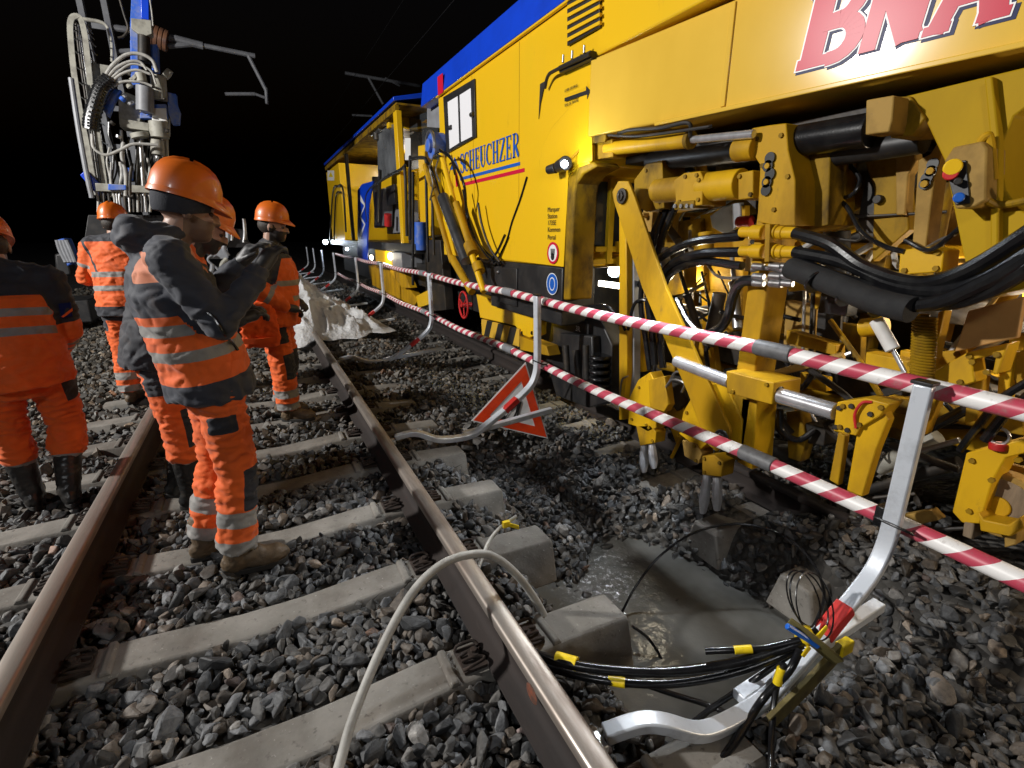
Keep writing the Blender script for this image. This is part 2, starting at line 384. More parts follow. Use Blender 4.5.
# ------------------------------------------------------------------ sleepers
PITCHY, Y0 = .604, 1.365
def sleeper_mesh(x0, x1, centre_dip=True):
    def zt(x):
        a = abs(x)
        if not centre_dip: return 0
        return -.030*(1-min(1, max(0, (a-.12)/.36)))-.012*max(0, (a-1.0)/.3)
    st = [x for x in (-1.3,-1.285,-1.0,-.93,-.55,-.5,-.44,-.3,-.12,0,.12,.3,.44,.5,.55,.93,1.0,1.285,1.3)]
    rings = []
    for x in st:
        end = abs(x) > 1.29
        z = zt(x)-(.012 if end else 0); tw = .083-(.008 if end else 0); bw = .140-(.006 if end else 0)
        c = .012
        rings.append([(x,-bw,-.225),(x,-tw-c*.4,z-c),(x,-tw+c*.6,z),(x,tw-c*.6,z),(x,tw+c*.4,z-c),(x,bw,-.225)])
    m_ = MB(); m_.loft(rings)
    for s in (-1, 1):                                  # cast shoulders either side of each rail seat
        for q in (-1, 1):
            xc = s*.75+q*.205
            m_.prism([(xc-.022,-.082,-.005),(xc+.022,-.082,-.005),(xc+.012,-.075,.014),(xc-.012,-.075,.014)], (0,.157,0))
    return m_
protoS = sleeper_mesh(0, 0).build('concrete_sleeper', 'concrete', None, .006)
def clip_mesh():
    m_ = MB()
    m_.box((.0,0,.006), (.09,.11,.012))
    for q in (-1, 1):
        m_.tube([(-.045,q*.045,.015),(-.03,q*.055,.028),(.025,q*.05,.032),(.04,q*.03,.022),(.01,q*.018,.028),(-.04,q*.012,.02)], .006, 8, 6)
    m_.cyl((.012,0,.01),(.012,0,.045), .012, 6); m_.cyl((.012,0,.02),(.012,0,.034), .022, 10)
    return m_
clip0 = None
cl = clip_mesh().mesh('rail_clip'); cl.materials.append(MT['clip'])
ns = 22; sleepers = []
for k in range(ns):
    kk = k-1
    o = protoS if k == 0 else protoS.copy()
    if k: col.objects.link(o)
    o.name = 'concrete_sleeper'
    yy = Y0+kk*PITCHY-(.03 if k == 0 else 0); o.location = (0, yy, 0); o.rotation_euler = (0, 0, radians(rng.normal(0, .35)))
    tag(o, ('nearest' if k == 0 else ordinal(k) if k < 20 else ('twenty-first', 'farthest')[k-20])+' concrete sleeper of the left track, counting away from the camera', 'sleeper', 'concrete sleepers of the left track')
    sleepers.append(o)
for o in sleepers[:9]:
    for s in (-1, 1):
        for q in (-1, 1):
            c = bpy.data.objects.new('rail_clip', cl); col.objects.link(c); c.parent = o
            c.location = (s*.75+q*.118, 0, .002); c.rotation_euler = (0, 0, 0 if q < 0 else pi)
protoT = None
for k in range(20):
    yy = 1.22+.58*k
    if protoT is None:
        protoT = protoS.copy(); protoT.data = protoS.data; o = protoT
    else: o = protoT.copy()
    col.objects.link(o); o.name = 'concrete_sleeper'; 
    o.location = (3.62+float(rng.normal(0, .015)), yy, -.175); o.rotation_euler = (radians(rng.normal(0, 1.2)), 0, radians(rng.normal(0, .8)))
    tag(o, ordinal(k)+' exposed concrete sleeper end under the yellow machine, counting away from the camera', 'sleeper', 'concrete sleepers of the right track')

# ------------------------------------------------------------------ rails
def rail(name, xc, z0, y0, y1, label, hm='rail_head'):
    P = [(-.075,0),(.075,0),(.075,.011),(.030,.024),(.012,.036),(.009,.06),(.009,.105),(.014,.122),(.034,.131)]
    H = [(.0365,.135),(.0365,.158),(.033,.166),(.024,.1705),(0,.172),(-.024,.1705),(-.033,.166),(-.0365,.158),(-.0365,.135)]
    Q = [(-.034,.131),(-.014,.122),(-.009,.105),(-.009,.06),(-.012,.036),(-.030,.024),(-.075,.011)]
    body = P+[(.033,.1315),(-.033,.1315)]+Q
    m_ = MB(); ysx = [y0+(y1-y0)*i/40 for i in range(41)]
    m_.loft([[(xc+p[0], y, z0+p[1]) for p in body] for y in ysx])
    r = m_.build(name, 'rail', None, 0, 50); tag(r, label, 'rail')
    h = MB(); h.loft([[(xc+p[0], y, z0+p[1]) for p in H] for y in ysx]); h.build('rail_head', hm, r, 0, 50)
    return r
rail('railway_rail', -.75, .002, -3, 70, 'long rusty rail running from the bottom left corner past the workers')
r2 = rail('railway_rail', .75, .002, -3, 70, 'long worn rail in the middle with a grey hose looped over it')
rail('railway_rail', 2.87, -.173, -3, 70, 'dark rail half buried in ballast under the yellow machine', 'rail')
pm = MB(); pm.ell((.7125, 1.06, .115), (.003,.035,.03)); po = pm.build('paint_mark', simple('orange_marking_paint', (.20,.055,.025), .8, 0, (.06,.035,.025), 40, .35, .6), r2)

# ------------------------------------------------------------------ ballast stones
def rock(seed):
    r = random.Random(seed); bm_ = bmesh.new()
    for i in range(17):
        v = Vector((r.gauss(0,1), r.gauss(0,1), r.gauss(0,1))).normalized()*r.uniform(.78, 1.08)
        bm_.verts.new((v.x*1.22, v.y*.85, v.z*.60))
    bmesh.ops.convex_hull(bm_, input=bm_.verts)
    bmesh.ops.delete(bm_, geom=[v for v in bm_.verts if not v.link_faces], context='VERTS')
    bmesh.ops.bevel(bm_, geom=bm_.edges[:], offset=.07, segments=1, affect='EDGES')
    bmesh.ops.triangulate(bm_, faces=bm_.faces)
    bm_.verts.index_update()
    v = np.array([x.co[:] for x in bm_.verts]); f = np.array([[y.index for y in x.verts] for x in bm_.faces]); bm_.free()
    return v, f
rocks_lo = []; rocks_hi = [rock(s) for s in range(10)]
def rock_plain(seed):
    r = random.Random(seed+50); bm_ = bmesh.new()
    for i in range(13):
        v = Vector((r.gauss(0,1), r.gauss(0,1), r.gauss(0,1))).normalized()*r.uniform(.75, 1.1)
        bm_.verts.new((v.x*1.1, v.y*.85, v.z*.72))
    bmesh.ops.convex_hull(bm_, input=bm_.verts)
    bmesh.ops.delete(bm_, geom=[v for v in bm_.verts if not v.link_faces], context='VERTS'); bm_.verts.index_update()
    v = np.array([x.co[:] for x in bm_.verts]); f = np.array([[y.index for y in x.verts] for x in bm_.faces]); bm_.free()
    return v, f
rocks_lo = [rock_plain(s) for s in range(10)]
def scatter(x0, x1, y0, y1, step, size, keep, lift=0.0):
    gx, gy = np.meshgrid(np.arange(x0, x1, step), np.arange(y0, y1, step))
    x = gx.ravel()+rng.uniform(-.5, .5, gx.size)*step; y = gy.ravel()+rng.uniform(-.5, .5, gx.size)*step
    s = size*np.exp(rng.normal(0, .24, x.size)); s = np.clip(s, size*.5, size*1.7)
    z = ground_z(x, y)+rng.uniform(-.3, .75, x.size)*s+lift
    # sleepers and rails keep their tops clear
    k = np.ones(x.size, bool)
    dy = np.abs((y-Y0+PITCHY*50.5) % PITCHY-PITCHY/2)
    k &= ~((np.abs(x) < 1.31) & (dy < .088+s*.45) & (z > -.2))
    for xc in (-.75, .75): k &= ~((np.abs(x-xc) < .085+s*.7) & (z+s*.6 > .0))
    dt = np.abs((y-1.22+.58*50.5) % .58-.29)
    k &= ~((x > 2.32) & (x < 4.9) & (dt < .11) & (y < 12.5) & (y > 1.0) & ((x < 2.5) | (y > 1.6)))
    k &= ~((np.abs(x-2.87) < .055) & (y > 1.55))
    k &= keep(x, y, z, s)
    return x[k], y[k], z[k], s[k]
inview = lambda x, y, z, s: (x > -.62*y-2.6) & (x < 1.9+y*1.25)
sets = [(rocks_hi, scatter(-3.6, 4.2, .1, 3.4, .034, .0255, lambda x, y, z, s: inview(x, y, z, s) & (z > -.50))),
        (rocks_hi, scatter(-2.4, 4.2, .1, 3.4, .075, .034, lambda x, y, z, s: inview(x, y, z, s) & (z > -.50) & (rng.random(x.size) < .6), .012)),
        (rocks_lo, scatter(-6, 4.2, 3.4, 7.0, .048, .031, inview)),
        (rocks_lo, scatter(-7, 4.2, 7.0, 12.0, .075, .036, inview)),
        (rocks_lo, scatter(-9, 4.2, 12.0, 20.0, .14, .055, inview))]
VV, FF, CC = [], [], []; off = 0
for tmpl, (x, y, z, s) in sets:
    which = rng.integers(0, len(tmpl), x.size)
    for ti, (tv, tf) in enumerate(tmpl):
        I = np.nonzero(which == ti)[0]; n = I.size
        if not n: continue
        q = rng.normal(0, 1, (n, 4)); q[:, 0] += .9; q[:, 3] *= 2.0; q /= np.linalg.norm(q, axis=1, keepdims=True)
        a, b_, c, d = q.T
        R = np.stack([1-2*(c*c+d*d), 2*(b_*c-a*d), 2*(b_*d+a*c), 2*(b_*c+a*d), 1-2*(b_*b_+d*d), 2*(c*d-a*b_), 2*(b_*d-a*c), 2*(c*d+a*b_), 1-2*(b_*b_+c*c)], 1).reshape(n, 3, 3)
        sc = s[I][:, None]*rng.uniform(.8, 1.25, (n, 3))
        P = tv[None]*sc[:, None, :]
        P = np.einsum('nij,nkj->nki', R, P)+np.stack([x[I], y[I], z[I]], 1)[:, None, :]
        VV.append(P.reshape(-1, 3)); FF.append((tf[None]+off+(np.arange(n)*len(tv))[:, None, None]).reshape(-1, 3)); off += n*len(tv)
        g = np.exp(rng.normal(math.log(.076), .5, n))
        wv_ = rng.random(n); tint = np.stack([g, g, g], 1)
        tint *= np.where(wv_[:, None] < .22, np.array([1.22, 1.0, .80]), np.where(wv_[:, None] < .6, np.array([.96, 1.0, 1.06]), np.array([1.04, 1, .95])))
        red = rng.random(n) < .015; tint[red] *= np.array([1.2, .88, .78])
        far = np.clip((y[I]-3.0)/3.0, 0, 1)[:, None]; tint *= (1-far)+far*np.array([1.08, 1.0, .86])
        wet = (np.clip((-z[I]-.30)/.12, 0, 1))[:, None]; tint *= 1-.45*wet
        CC.append(np.repeat(np.concatenate([np.clip(tint, .015, .5), np.ones((n, 1))], 1), len(tv), 0))
V = np.concatenate(VV); F = np.concatenate(FF); C = np.concatenate(CC)
me = np_mesh('ballast', V, F); at_ = me.attributes.new('tint', 'FLOAT_COLOR', 'POINT')
if len(me.vertices) == len(C): at_.data.foreach_set('color', C.astype(np.float32).ravel())
me.materials.append(MT['stone']); bo = bpy.data.objects.new('ballast', me); col.objects.link(bo); tag(bo, kind='stuff')
print('stones verts', len(V), 'tris', len(F))

# ------------------------------------------------------------------ barrier : bent aluminium posts clamped to the rail, banded rods
def post_parts(root):
    m_ = MB()
    path = [(.865,.115,.058),(.93,.095,.075),(.985,.075,.084),(1.04,.045,.078),(1.12,.01,.042),(1.2,0,.022),(1.33,.0,.012),(1.42,0,.02),(1.48,0,.045),(1.62,0,.125),(1.76,0,.215),(1.86,0,.285),(1.93,0,.35),(1.965,0,.43),(1.975,0,.52),(1.972,0,.75),(1.965,0,1.03)]
    m_.tube(path, .03, sm=3, rect=(.026,.020)); root_post = m_.build('post', 'alu', root, .006)
    b_ = MB(); b_.tube([(1.69,0,.168),(1.80,0,.246)], .03, sm=0, rect=(.0285,.0225)); b_.build('red_band', simple('red_reflective_band', (.55,.03,.025), .35, 0, (.4,.025,.02), 20, .4, .7) if 'redband' not in MT else MT['redband'], root, .004)
    f_ = MB(); f_.tube([(1.36,.045,.015),(1.62,.045,.04),(2.14,.045,.088)], .03, sm=0, rect=(.024,.02)); f_.build('foot', 'alu', root, .005)
    c_ = MB(); c_.box((1.965,0,1.036), (.050,.062,.012)); c_.build('end_cap', 'black', root, .003)
    s_ = MB(); s_.box((1.99,.035,.535),(.06,.035,.075)); s_.tube([(1.955,.04,.53),(1.955,-.05,.53),(2.0,-.06,.51),(2.075,0,.50),(2.0,.06,.51),(1.955,.04,.53)], .006, 6, 3); s_.build('strap', 'rubber', root, .004)
    k_ = MB(); k_.box((.845,.118,.03),(.035,.06,.03)); k_.build('rail_clamp', 'alu', root, .004)
MT['redband'] = simple('red_reflective_band', (.55,.03,.025), .35, 0, (.4,.025,.02), 20, .4, .7)
bp0 = empty('barrier_post', (0,0,0), 'nearest bent aluminium barrier post with a red band and black cables tied to its foot', 'barrier post', 'bent aluminium barrier posts along the trench')
post_parts(bp0)
posty = [.77, 3.26, 5.92, 8.45, 10.75, 13.9, 16.3, 18.7, 21.0]
lab = {1: 'bent aluminium barrier post standing in front of the red warning triangle', 2: 'bent aluminium barrier post just left of the red hand wheel, foot across the gravel',
       3: 'aluminium barrier post right beside the white plastic sheet, red band at its bend', 4: 'aluminium barrier post behind the white plastic sheet under the blue panel', 5: 'aluminium barrier post at the far end of the banded rods'}
for i, yy in enumerate(posty):
    if i == 0: bp0.location = (0, yy, 0); continue
    r = bp0.copy(); col.objects.link(r); r.location = (0, yy, .02); r.rotation_euler = (0, 0, radians(float(rng.normal(0, .5))))
    r['label'] = lab.get(i, 'faint thin barrier post in the dark, %s of the three beyond the banded rods' % ['nearest', 'middle', 'farthest'][i-6 if i > 5 else 0])
    for ch in list(bp0.children):
        c = ch.copy(); col.objects.link(c); c.parent = r
kk = [-1.1, 1.36, 3.9, 6.4, 8.9, 11.4, 13.95]
for lev, (nm, zz) in enumerate((('upper', 1.0), ('lower', .50))):
    for i in range(len(kk)-1):
        y0, y1 = kk[i], kk[i+1]; z1 = zz if lev == 0 else zz-.02*math.sin(i)
        pts = [(2.045+.006*sin(j), y0+.004+(y1-y0-.008)*j/10, zz+.012-.022*math.sin(pi*j/10)*(1.0 if lev else .8)) for j in range(11)]
        m_ = MB(); m_.tube(pts, .0315, 14, 3)
        o = m_.build('barrier_rod', 'bands')
        tag(o, '%s red and white banded barrier rod, %s length from the camera' % (nm, ordinal(i)), 'barrier rod', 'red and white barrier rods')
        if i < 5:
            e = pts[-1]; s_ = MB(); s_.cyl((e[0], e[1]-.085, e[2]), (e[0], e[1]+.085, e[2]), .0355, 16); s_.build('joint_sleeve', 'grey' if i else simple('grey_joint_sleeve', (.13,.13,.135), .5, 0, (.08,.08,.08), 30, .4, .7), o, .003)
# ------------------------------------------------------------------ people
def region_mat(name, layers, base, rough=.75, bscale=260, bstr=.25):
    """cloth whose colour zones follow the cut of the garment: each layer is (attribute, colour, roughness)"""
    m, nt, b = new_mat(name); v = coords(nt); src = None
    f = noise_ramp(nt, v, 9, .35, .7)
    src = mix(nt, f, base, tuple(c*.78 for c in base))
    for attr, c in layers:
        a = N(nt, 'ShaderNodeAttribute', attribute_name=attr)
        g = N(nt, 'ShaderNodeMath', operation='GREATER_THAN'); g.inputs[1].default_value = 0; nt.links.new(a.outputs['Fac'], g.inputs[0])
        src = mix(nt, g.outputs[0], src, mix(nt, f, c, tuple(x*.7 for x in c)))
    grime = noise_ramp(nt, v, 7, .60, .95, 6)
    src = mix(nt, grime, src, (.09, .05, .03))
    nt.links.new(src, b.inputs['Base Color']); b.inputs['Roughness'].default_value = rough
    b.inputs['Sheen Weight'].default_value = .15
    bump(nt, b, v, bscale, bstr, .002, 2)
    return m
ORG = (.78, .115, .005); NAVY = (.013, .015, .024); SILV = (.27, .26, .245); BLK = (.010, .010, .012); PALE = (.72, .24, .12)
MT['jacket'] = region_mat('hi_vis_jacket_cloth', [('navy', NAVY), ('pale', PALE), ('refl', SILV)], ORG)
MT['jacket_blue'] = region_mat('blue_grey_vest_cloth', [('navy', (.026,.030,.046)), ('pale', PALE), ('refl', SILV)], ORG)
MT['trousers'] = region_mat('hi_vis_trouser_cloth', [('navy', NAVY), ('refl', SILV)], ORG)
MT['skinmat'] = region_mat('skin_and_beard', [('beard', (.022,.015,.011)), ('lip', (.30,.11,.09)), ('glove', (.02,.02,.022))], (.42, .235, .16), .5, 160, .15)
MT['skin_stubble'] = region_mat('skin_and_stubble', [('beard', (.17,.10,.07)), ('lip', (.30,.11,.09)), ('glove', (.02,.02,.022))], (.40, .225, .155), .5, 160, .2)
MT['boot_brown'] = simple('muddy_brown_leather', (.13,.085,.045), .6, 0, (.06,.045,.03), 14, .4, .7, 120, .3, c3=(.22,.17,.11))
MT['boot_rubber'] = simple('black_rubber_boot', (.018,.018,.018), .35, 0, (.07,.06,.05), 9, .5, .75, 60, .1)
MT['sole'] = simple('boot_sole', (.02,.018,.016), .8)
MT['helmet'] = simple('orange_helmet_shell', (.72, .15, .008), .42, 0, (.6,.12,.008), 8, .4, .75, coat=.3)
MT['navy'] = simple('navy_fleece', (.018,.020,.030), .85, 0, (.03,.032,.042), 12, .4, .7, 200, .3)
MT['collar'] = simple('faded_blue_cloth', (.10,.13,.19), .85, 0, (.06,.08,.12), 12, .4, .7, 200, .3)
MT['hair'] = simple('dark_hair', (.02,.014,.01), .6, 0, (.04,.03,.02), 60, .4, .7, 300, .6)
MT['phone'] = simple('black_phone', (.01,.01,.012), .2)

def seg_t(p, a, b):
    """per point: parameter along a-b and distance"""
    ab = b-a; L = max(1e-9, float(ab @ ab)); t = np.clip(((p-a) @ ab)/L, 0, 1)
    return t, np.linalg.norm(p-(a+t[:, None]*ab), axis=1)
def remesh(mb, name, voxel, smooth=3):
    me = mb.mesh(name+'_raw'); o = bpy.data.objects.new(name+'_raw', me); col.objects.link(o)
    b_ = bmesh.new(); b_.from_mesh(me); bmesh.ops.recalc_face_normals(b_, faces=b_.faces); b_.to_mesh(me); b_.free()
    r = o.modifiers.new('r', 'REMESH'); r.mode = 'VOXEL'; r.voxel_size = voxel; r.adaptivity = 0
    dg = bpy.context.evaluated_depsgraph_get(); dg.update()
    out = bpy.data.meshes.new_from_object(o.evaluated_get(dg)); out.name = name
    bpy.data.objects.remove(o); bpy.data.meshes.remove(me)
    n = len(out.vertices); P = np.empty(n*3, np.float32); out.vertices.foreach_get('co', P); P = P.reshape(-1, 3).astype(float)
    E_ = np.empty(len(out.edges)*2, np.int32); out.edges.foreach_get('vertices', E_); E_ = E_.reshape(-1, 2)
    deg = np.bincount(E_.ravel(), minlength=n)[:, None]
    for _ in range(smooth):
        S = np.zeros_like(P)
        for k in range(3):
            S[:, k] = np.bincount(E_[:, 0], P[E_[:, 1], k], n)+np.bincount(E_[:, 1], P[E_[:, 0], k], n)
        P += .6*(S/np.maximum(deg, 1)-P)
    return out, P
def set_mesh(me, P): me.vertices.foreach_set('co', P.astype(np.float32).ravel()); me.update()
def normals(me):
    A = np.empty(len(me.vertices)*3, np.float32); me.vertex_normals.foreach_get('vector', A); return A.reshape(-1, 3)
def wrinkle(me, P, fn, amp):
    set_mesh(me, P); nn = normals(me)
    d = np.array([fn(p) for p in P]); P = P+nn*(d*amp)[:, None]; set_mesh(me, P); return P
def attr(me, name, arr):
    a = me.attributes.new(name, 'FLOAT', 'POINT'); a.data.foreach_set('value', np.asarray(arr, np.float32))
def finish(name, me, mats, parent):
    me.polygons.foreach_set('use_smooth', np.ones(len(me.polygons), bool))
    for m_ in (mats if isinstance(mats, (list, tuple)) else [mats]): me.materials.append(MT[m_])
    o = bpy.data.objects.new(name, me); col.objects.link(o)
    if parent is not None: o.parent = parent
    return o
V3 = lambda *a: Vector(a)
def wr(seed, fx=5, fz=11):
    def f(p):
        q = Vector((p[0]*fx+seed, p[1]*fx, p[2]*fz))
        w_ = noise.noise_vector(q*.6)*.8
        return noise.noise(q)*.32+(1-abs(noise.noise(q*1.9+w_+Vector((3, 1, 7)))))**2.2*.95-.5-(1-abs(noise.noise(q*3.1-w_)))**4*.45+noise.noise(q*4.5)*.14
    return f
def person(label, loc, heading, J, jz, tz, boots='leather', helmet_tilt=0, head_yaw=0, head_pitch=0, beard=True, seed=1, bulk=1.0, hood=None, liner=False, gloves=True, group=None, sc=1.0, jmat='jacket', skin='skinmat'):
    """J: joints in the wearer's frame (x forward, y to the left, z up). jz / tz give the colour zones of jacket and trousers."""
    j = {k: Vector(v) for k, v in J.items() if isinstance(v, tuple)}
    hd = j['head']
    HR = Matrix.Rotation(head_yaw, 3, 'Z') @ Matrix.Rotation(head_pitch, 3, 'Y')
    H = lambda x, y, z: hd+HR @ Vector((x, y, z))
    # --- body: one continuous figure
    b = MB()
    b.loft([[j['pelvis']+V3(.105*cos(t), .165*sin(t), -.06) for t in np.linspace(0, 2*pi, 19)[:-1]],
            [j['pelvis'].lerp(j['chest'], .45)+V3(.10*cos(t), .145*sin(t), 0) for t in np.linspace(0, 2*pi, 19)[:-1]],
            [j['chest']+V3(.115*cos(t), .175*sin(t), 0) for t in np.linspace(0, 2*pi, 19)[:-1]],
            [j['neck']+V3(.06*cos(t), .085*sin(t), 0) for t in np.linspace(0, 2*pi, 19)[:-1]]])
    b.cap(j['neck']-V3(0,0,.05), H(-.015, 0, -.06), .062, .056)
    b.ell(H(-.012, 0, .025), (.098, .077, .098), rot=HR); b.ell(H(.03, 0, -.05), (.066, .060, .078), rot=HR)
    b.ell(H(.052, 0, -.098), (.038, .040, .026), rot=HR)                                     # chin
    b.ell(H(.098, 0, -.026), (.018, .013, .024), rot=HR); b.ell(H(.106, 0, -.040), (.015, .017, .012), rot=HR)   # nose
    b.ell(H(.074, 0, .012), (.018, .052, .013), rot=HR)                                       # brow
    b.ell(H(.084, 0, -.070), (.013, .026, .008), rot=HR); b.ell(H(.081, 0, -.083), (.012, .022, .008), rot=HR)   # lips
    for s in (-1, 1):
        b.ell(H(-.012, s*.078, -.018), (.020, .009, .033), rot=HR)                            # ears
        b.ell(H(.066, s*.036, -.030), (.022, .022, .016), rot=HR)                             # cheeks
    for s, q in (('l', 1), ('r', -1)):
        sh, el, wrj, ha = j['sh_'+s], j['el_'+s], j['wr_'+s], j['ha_'+s]
        b.cap(sh, el, .052, .043); b.cap(el, wrj, .043, .030)
        hx = (ha-wrj).normalized(); side = hx.cross(V3(0,0,1))
        side = side.normalized() if side.length > .1 else V3(0,1,0)
        up = side.cross(hx).normalized()
        palm = wrj+hx*.075
        b.cap(wrj, palm, .030, .034)
        for k in range(4):
            r0 = palm+side*((k-1.5)*.020)+hx*.012; L = (.036, .042, .040, .030)[k]
            p1 = r0+hx*L-up*.008; p2 = p1+hx*L*.45-up*L*.65; p3 = p2-hx*L*.25-up*L*.5
            b.cap(r0, p1, .0105, .010, 8); b.cap(p1, p2, .010, .0092, 8); b.cap(p2, p3, .0092, .008, 8)
        t0 = wrj+hx*.03+side*(.028*q); t1 = t0+hx*.028+side*(.026*q)-up*.012; t2 = t1+hx*.028-up*.012
        b.cap(t0, t1, .014, .012, 8); b.cap(t1, t2, .012, .010, 8)
        hp, kn, an = j['hip_'+s], j['kn_'+s], j['an_'+s]
        b.cap(hp, kn, .085, .058); b.cap(kn, an, .056, .040); b.cap(an, an+V3(.12,0,-.04), .04, .035)
    me, P = remesh(b, 'person', .0062, 2)
    Hi = HR.transposed(); Q = (P-np.array(hd)) @ np.array(Hi).T
    dist = np.linalg.norm(P-np.array(hd), axis=1)
    bz = np.minimum(-.038-Q[:, 2]+.35*np.clip(.05-Q[:, 0], 0, .1), np.minimum(.17-dist, Q[:, 0]+.02))
    lipm = .012-np.linalg.norm((Q-np.array([.092, 0, -.076]))*np.array([1, .45, 1.1]), axis=1)
    gl = np.full(len(P), -1.0)
    for s in 'lr':
        t, dd = seg_t(P, np.array(j['wr_'+s]), np.array(j['ha_'+s])); gl = np.maximum(gl, np.where(t > .0, .09-dd, -1))
    attr(me, 'beard', np.where(lipm > 0, -1, bz) if beard else np.full(len(P), -1)); attr(me, 'lip', lipm); attr(me, 'glove', gl if gloves else np.full(len(P), -1))
    set_mesh(me, P)
    root = finish('person', me, skin, None)
    tag(root, label, 'person', group)
    e_ = MB()
    for s in (-1, 1): e_ = MB(); e_.ell(H(.0735, s*.031, -.008), (.0125,.0125,.010), 10, 8, HR); e_.build('eye', simple('eye', (.06,.045,.04), .15) if 'eye' not in MT else MT['eye'], root)
    # --- jacket
    g = MB(); k_ = bulk
    hem = j['pelvis']+V3(0,0,-.10)
    T = np.linspace(0, 2*pi, 25)[:-1]
    ring = lambda c, a, bb, tilt=0: [c+V3(a*cos(t), bb*sin(t), tilt*cos(t)) for t in T]
    sp = [(hem, .178, .215), (hem.lerp(j['pelvis'], .5), .178, .218), (j['pelvis'].lerp(j['chest'], .12), .172, .208), (j['pelvis'].lerp(j['chest'], .5), .170, .200), (j['chest'], .165, .215), (j['chest'].lerp(j['neck'], .55), .135, .195), (j['neck']+V3(-.01,0,-.015), .085, .10)]
    g.loft([ring(c, a*k_, bb*k_) for c, a, bb in sp])
    for s in 'lr':
        sh, el, wrj = j['sh_'+s], j['el_'+s], j['wr_'+s]
        g.cap(sh, el, .080*k_, .064*k_, 16); g.cap(el, el.lerp(wrj, .93), .064*k_, .047*k_, 16)
        g.cap(j['chest'].lerp(j['neck'], .55), sh, .10*k_, .082*k_, 14); g.cap(j['neck']+V3(-.01,0,-.02), sh, .075*k_, .075*k_, 14)
    g.ell(j['neck']+V3(-.01, 0, .01), (.082, .092, .05))
    if hood: g.ell(j['neck']+V3(*hood[0]), hood[1]); g.ell(j['neck']+V3(.0,0,.035), (.095,.10,.045))
    me, P = remesh(g, 'jacket', .0085, 9)
    P = wrinkle(me, P, wr(seed, 5.2, 8), .0135)
    up = {'P': P, 'j': j}
    arm = np.full(len(P), 9.0); at_ = np.zeros(len(P))
    for s in 'lr':
        for q, (a_, b_) in enumerate((('sh_'+s, 'el_'+s), ('el_'+s, 'wr_'+s))):
            t, dd = seg_t(P, np.array(j[a_]), np.array(j[b_])); bet = dd < arm; arm = np.where(bet, dd, arm); at_ = np.where(bet, t+q, at_)
    ax = np.array(j['neck']-hem); tt = ((P-np.array(hem)) @ ax)/(ax @ ax)
    ts, dsp = seg_t(P, np.array(hem), np.array(j['neck']))
    isarm = (.105*k_-arm)*1.0-np.clip(.19-dsp, 0, 1)*.25
    navy, refl, pale = jz(P, tt, at_, isarm, j)
    attr(me, 'navy', navy); attr(me, 'refl', refl); attr(me, 'pale', pale)
    jk = finish('jacket', me, jmat, root)
    # --- trousers
    g = MB()
    g.loft([ring(j['pelvis']+V3(0,0,.03), .115, .145), ring(j['pelvis']+V3(0,0,-.06), .13, .165), ring(j['pelvis']+V3(0,0,-.16), .105, .15)])
    for s in 'lr':
        hp, kn, an = j['hip_'+s], j['kn_'+s], j['an_'+s]
        g.cap(hp, kn, .103*k_, .088*k_, 16); bot = kn.lerp(an, .93 if boots == 'leather' else .42)
        g.cap(kn, kn.lerp(an, .35), .088*k_, .088*k_, 16); g.cyl(kn.lerp(an, .3), bot, .088*k_, 16, .082*k_)
    me, P = remesh(g, 'trousers', .0085, 3)
    P = wrinkle(me, P, wr(seed+20, 5.2, 11), .0145)
    lt = np.zeros(len(P)); best = np.full(len(P), 9.0); lx = np.zeros(len(P)); ly = np.zeros(len(P))
    for s in 'lr':
        for q, (a_, b_) in enumerate((('hip_'+s, 'kn_'+s), ('kn_'+s, 'an_'+s))):
            t, dd = seg_t(P, np.array(j[a_]), np.array(j[b_])); bet = dd < best; best = np.where(bet, dd, best); lt = np.where(bet, t+q, lt)
            c = np.array(j[a_])+t[:, None]*np.array(j[b_]-j[a_]); lx = np.where(bet, P[:, 0]-c[:, 0], lx); ly = np.where(bet, (P[:, 1]-c[:, 1])*(1 if s == 'l' else -1), ly)
    navy, refl = tz(P, lt, lx, ly, j)
    attr(me, 'navy', navy); attr(me, 'refl', refl); finish('trousers', me, 'trousers', root)
    # --- boots
    for s in 'lr':
        kn, an = j['kn_'+s], j['an_'+s]; g = MB(); yaw = J.get('toe_'+s, 0); R = Matrix.Rotation(yaw, 3, 'Z')
        f0 = Vector((an.x, an.y, 0))
        W_ = lambda x, y, z: f0+R @ V3(x*.88, y, z)+V3(0,0,an.z-.09)
        rub = boots != 'leather'
        g.ell(W_(.12, 0, .05), (.115, .050, .050), rot=R); g.ell(W_(.165, 0, .052), (.065, .050, .046), rot=R); g.ell(W_(-.005, 0, .055), (.07, .043, .055), rot=R); g.cap(W_(.0, 0, .08), W_(.09, 0, .075), .046, .044)
        if rub: g.cap(an, kn.lerp(an, .30), .054, .072, 16)
        else: g.cap(an+V3(0,0,-.01), an+V3(0,0,.10), .052, .056, 16)
        me, P = remesh(g, 'boot', .007, 2); z0 = an.z-.09; P[:, 2] = np.maximum(P[:, 2], z0+.014)
        P = wrinkle(me, P, wr(seed+40, 12, 18), .004)
        bt = finish('boot', me, 'boot_rubber' if rub else 'boot_brown', root)
        sl = MB(); out = []
        for t in np.linspace(0, 2*pi, 29)[:-1]:
            x = .075+.158*cos(t); w = .048+.010*cos(t-.3); out.append(W_(x, w*sin(t)*(1-.18*max(0, -cos(t)-.1)), 0))
        sl.prism(out, (0, 0, .028)); sl.build('sole', 'sole', bt, .004)
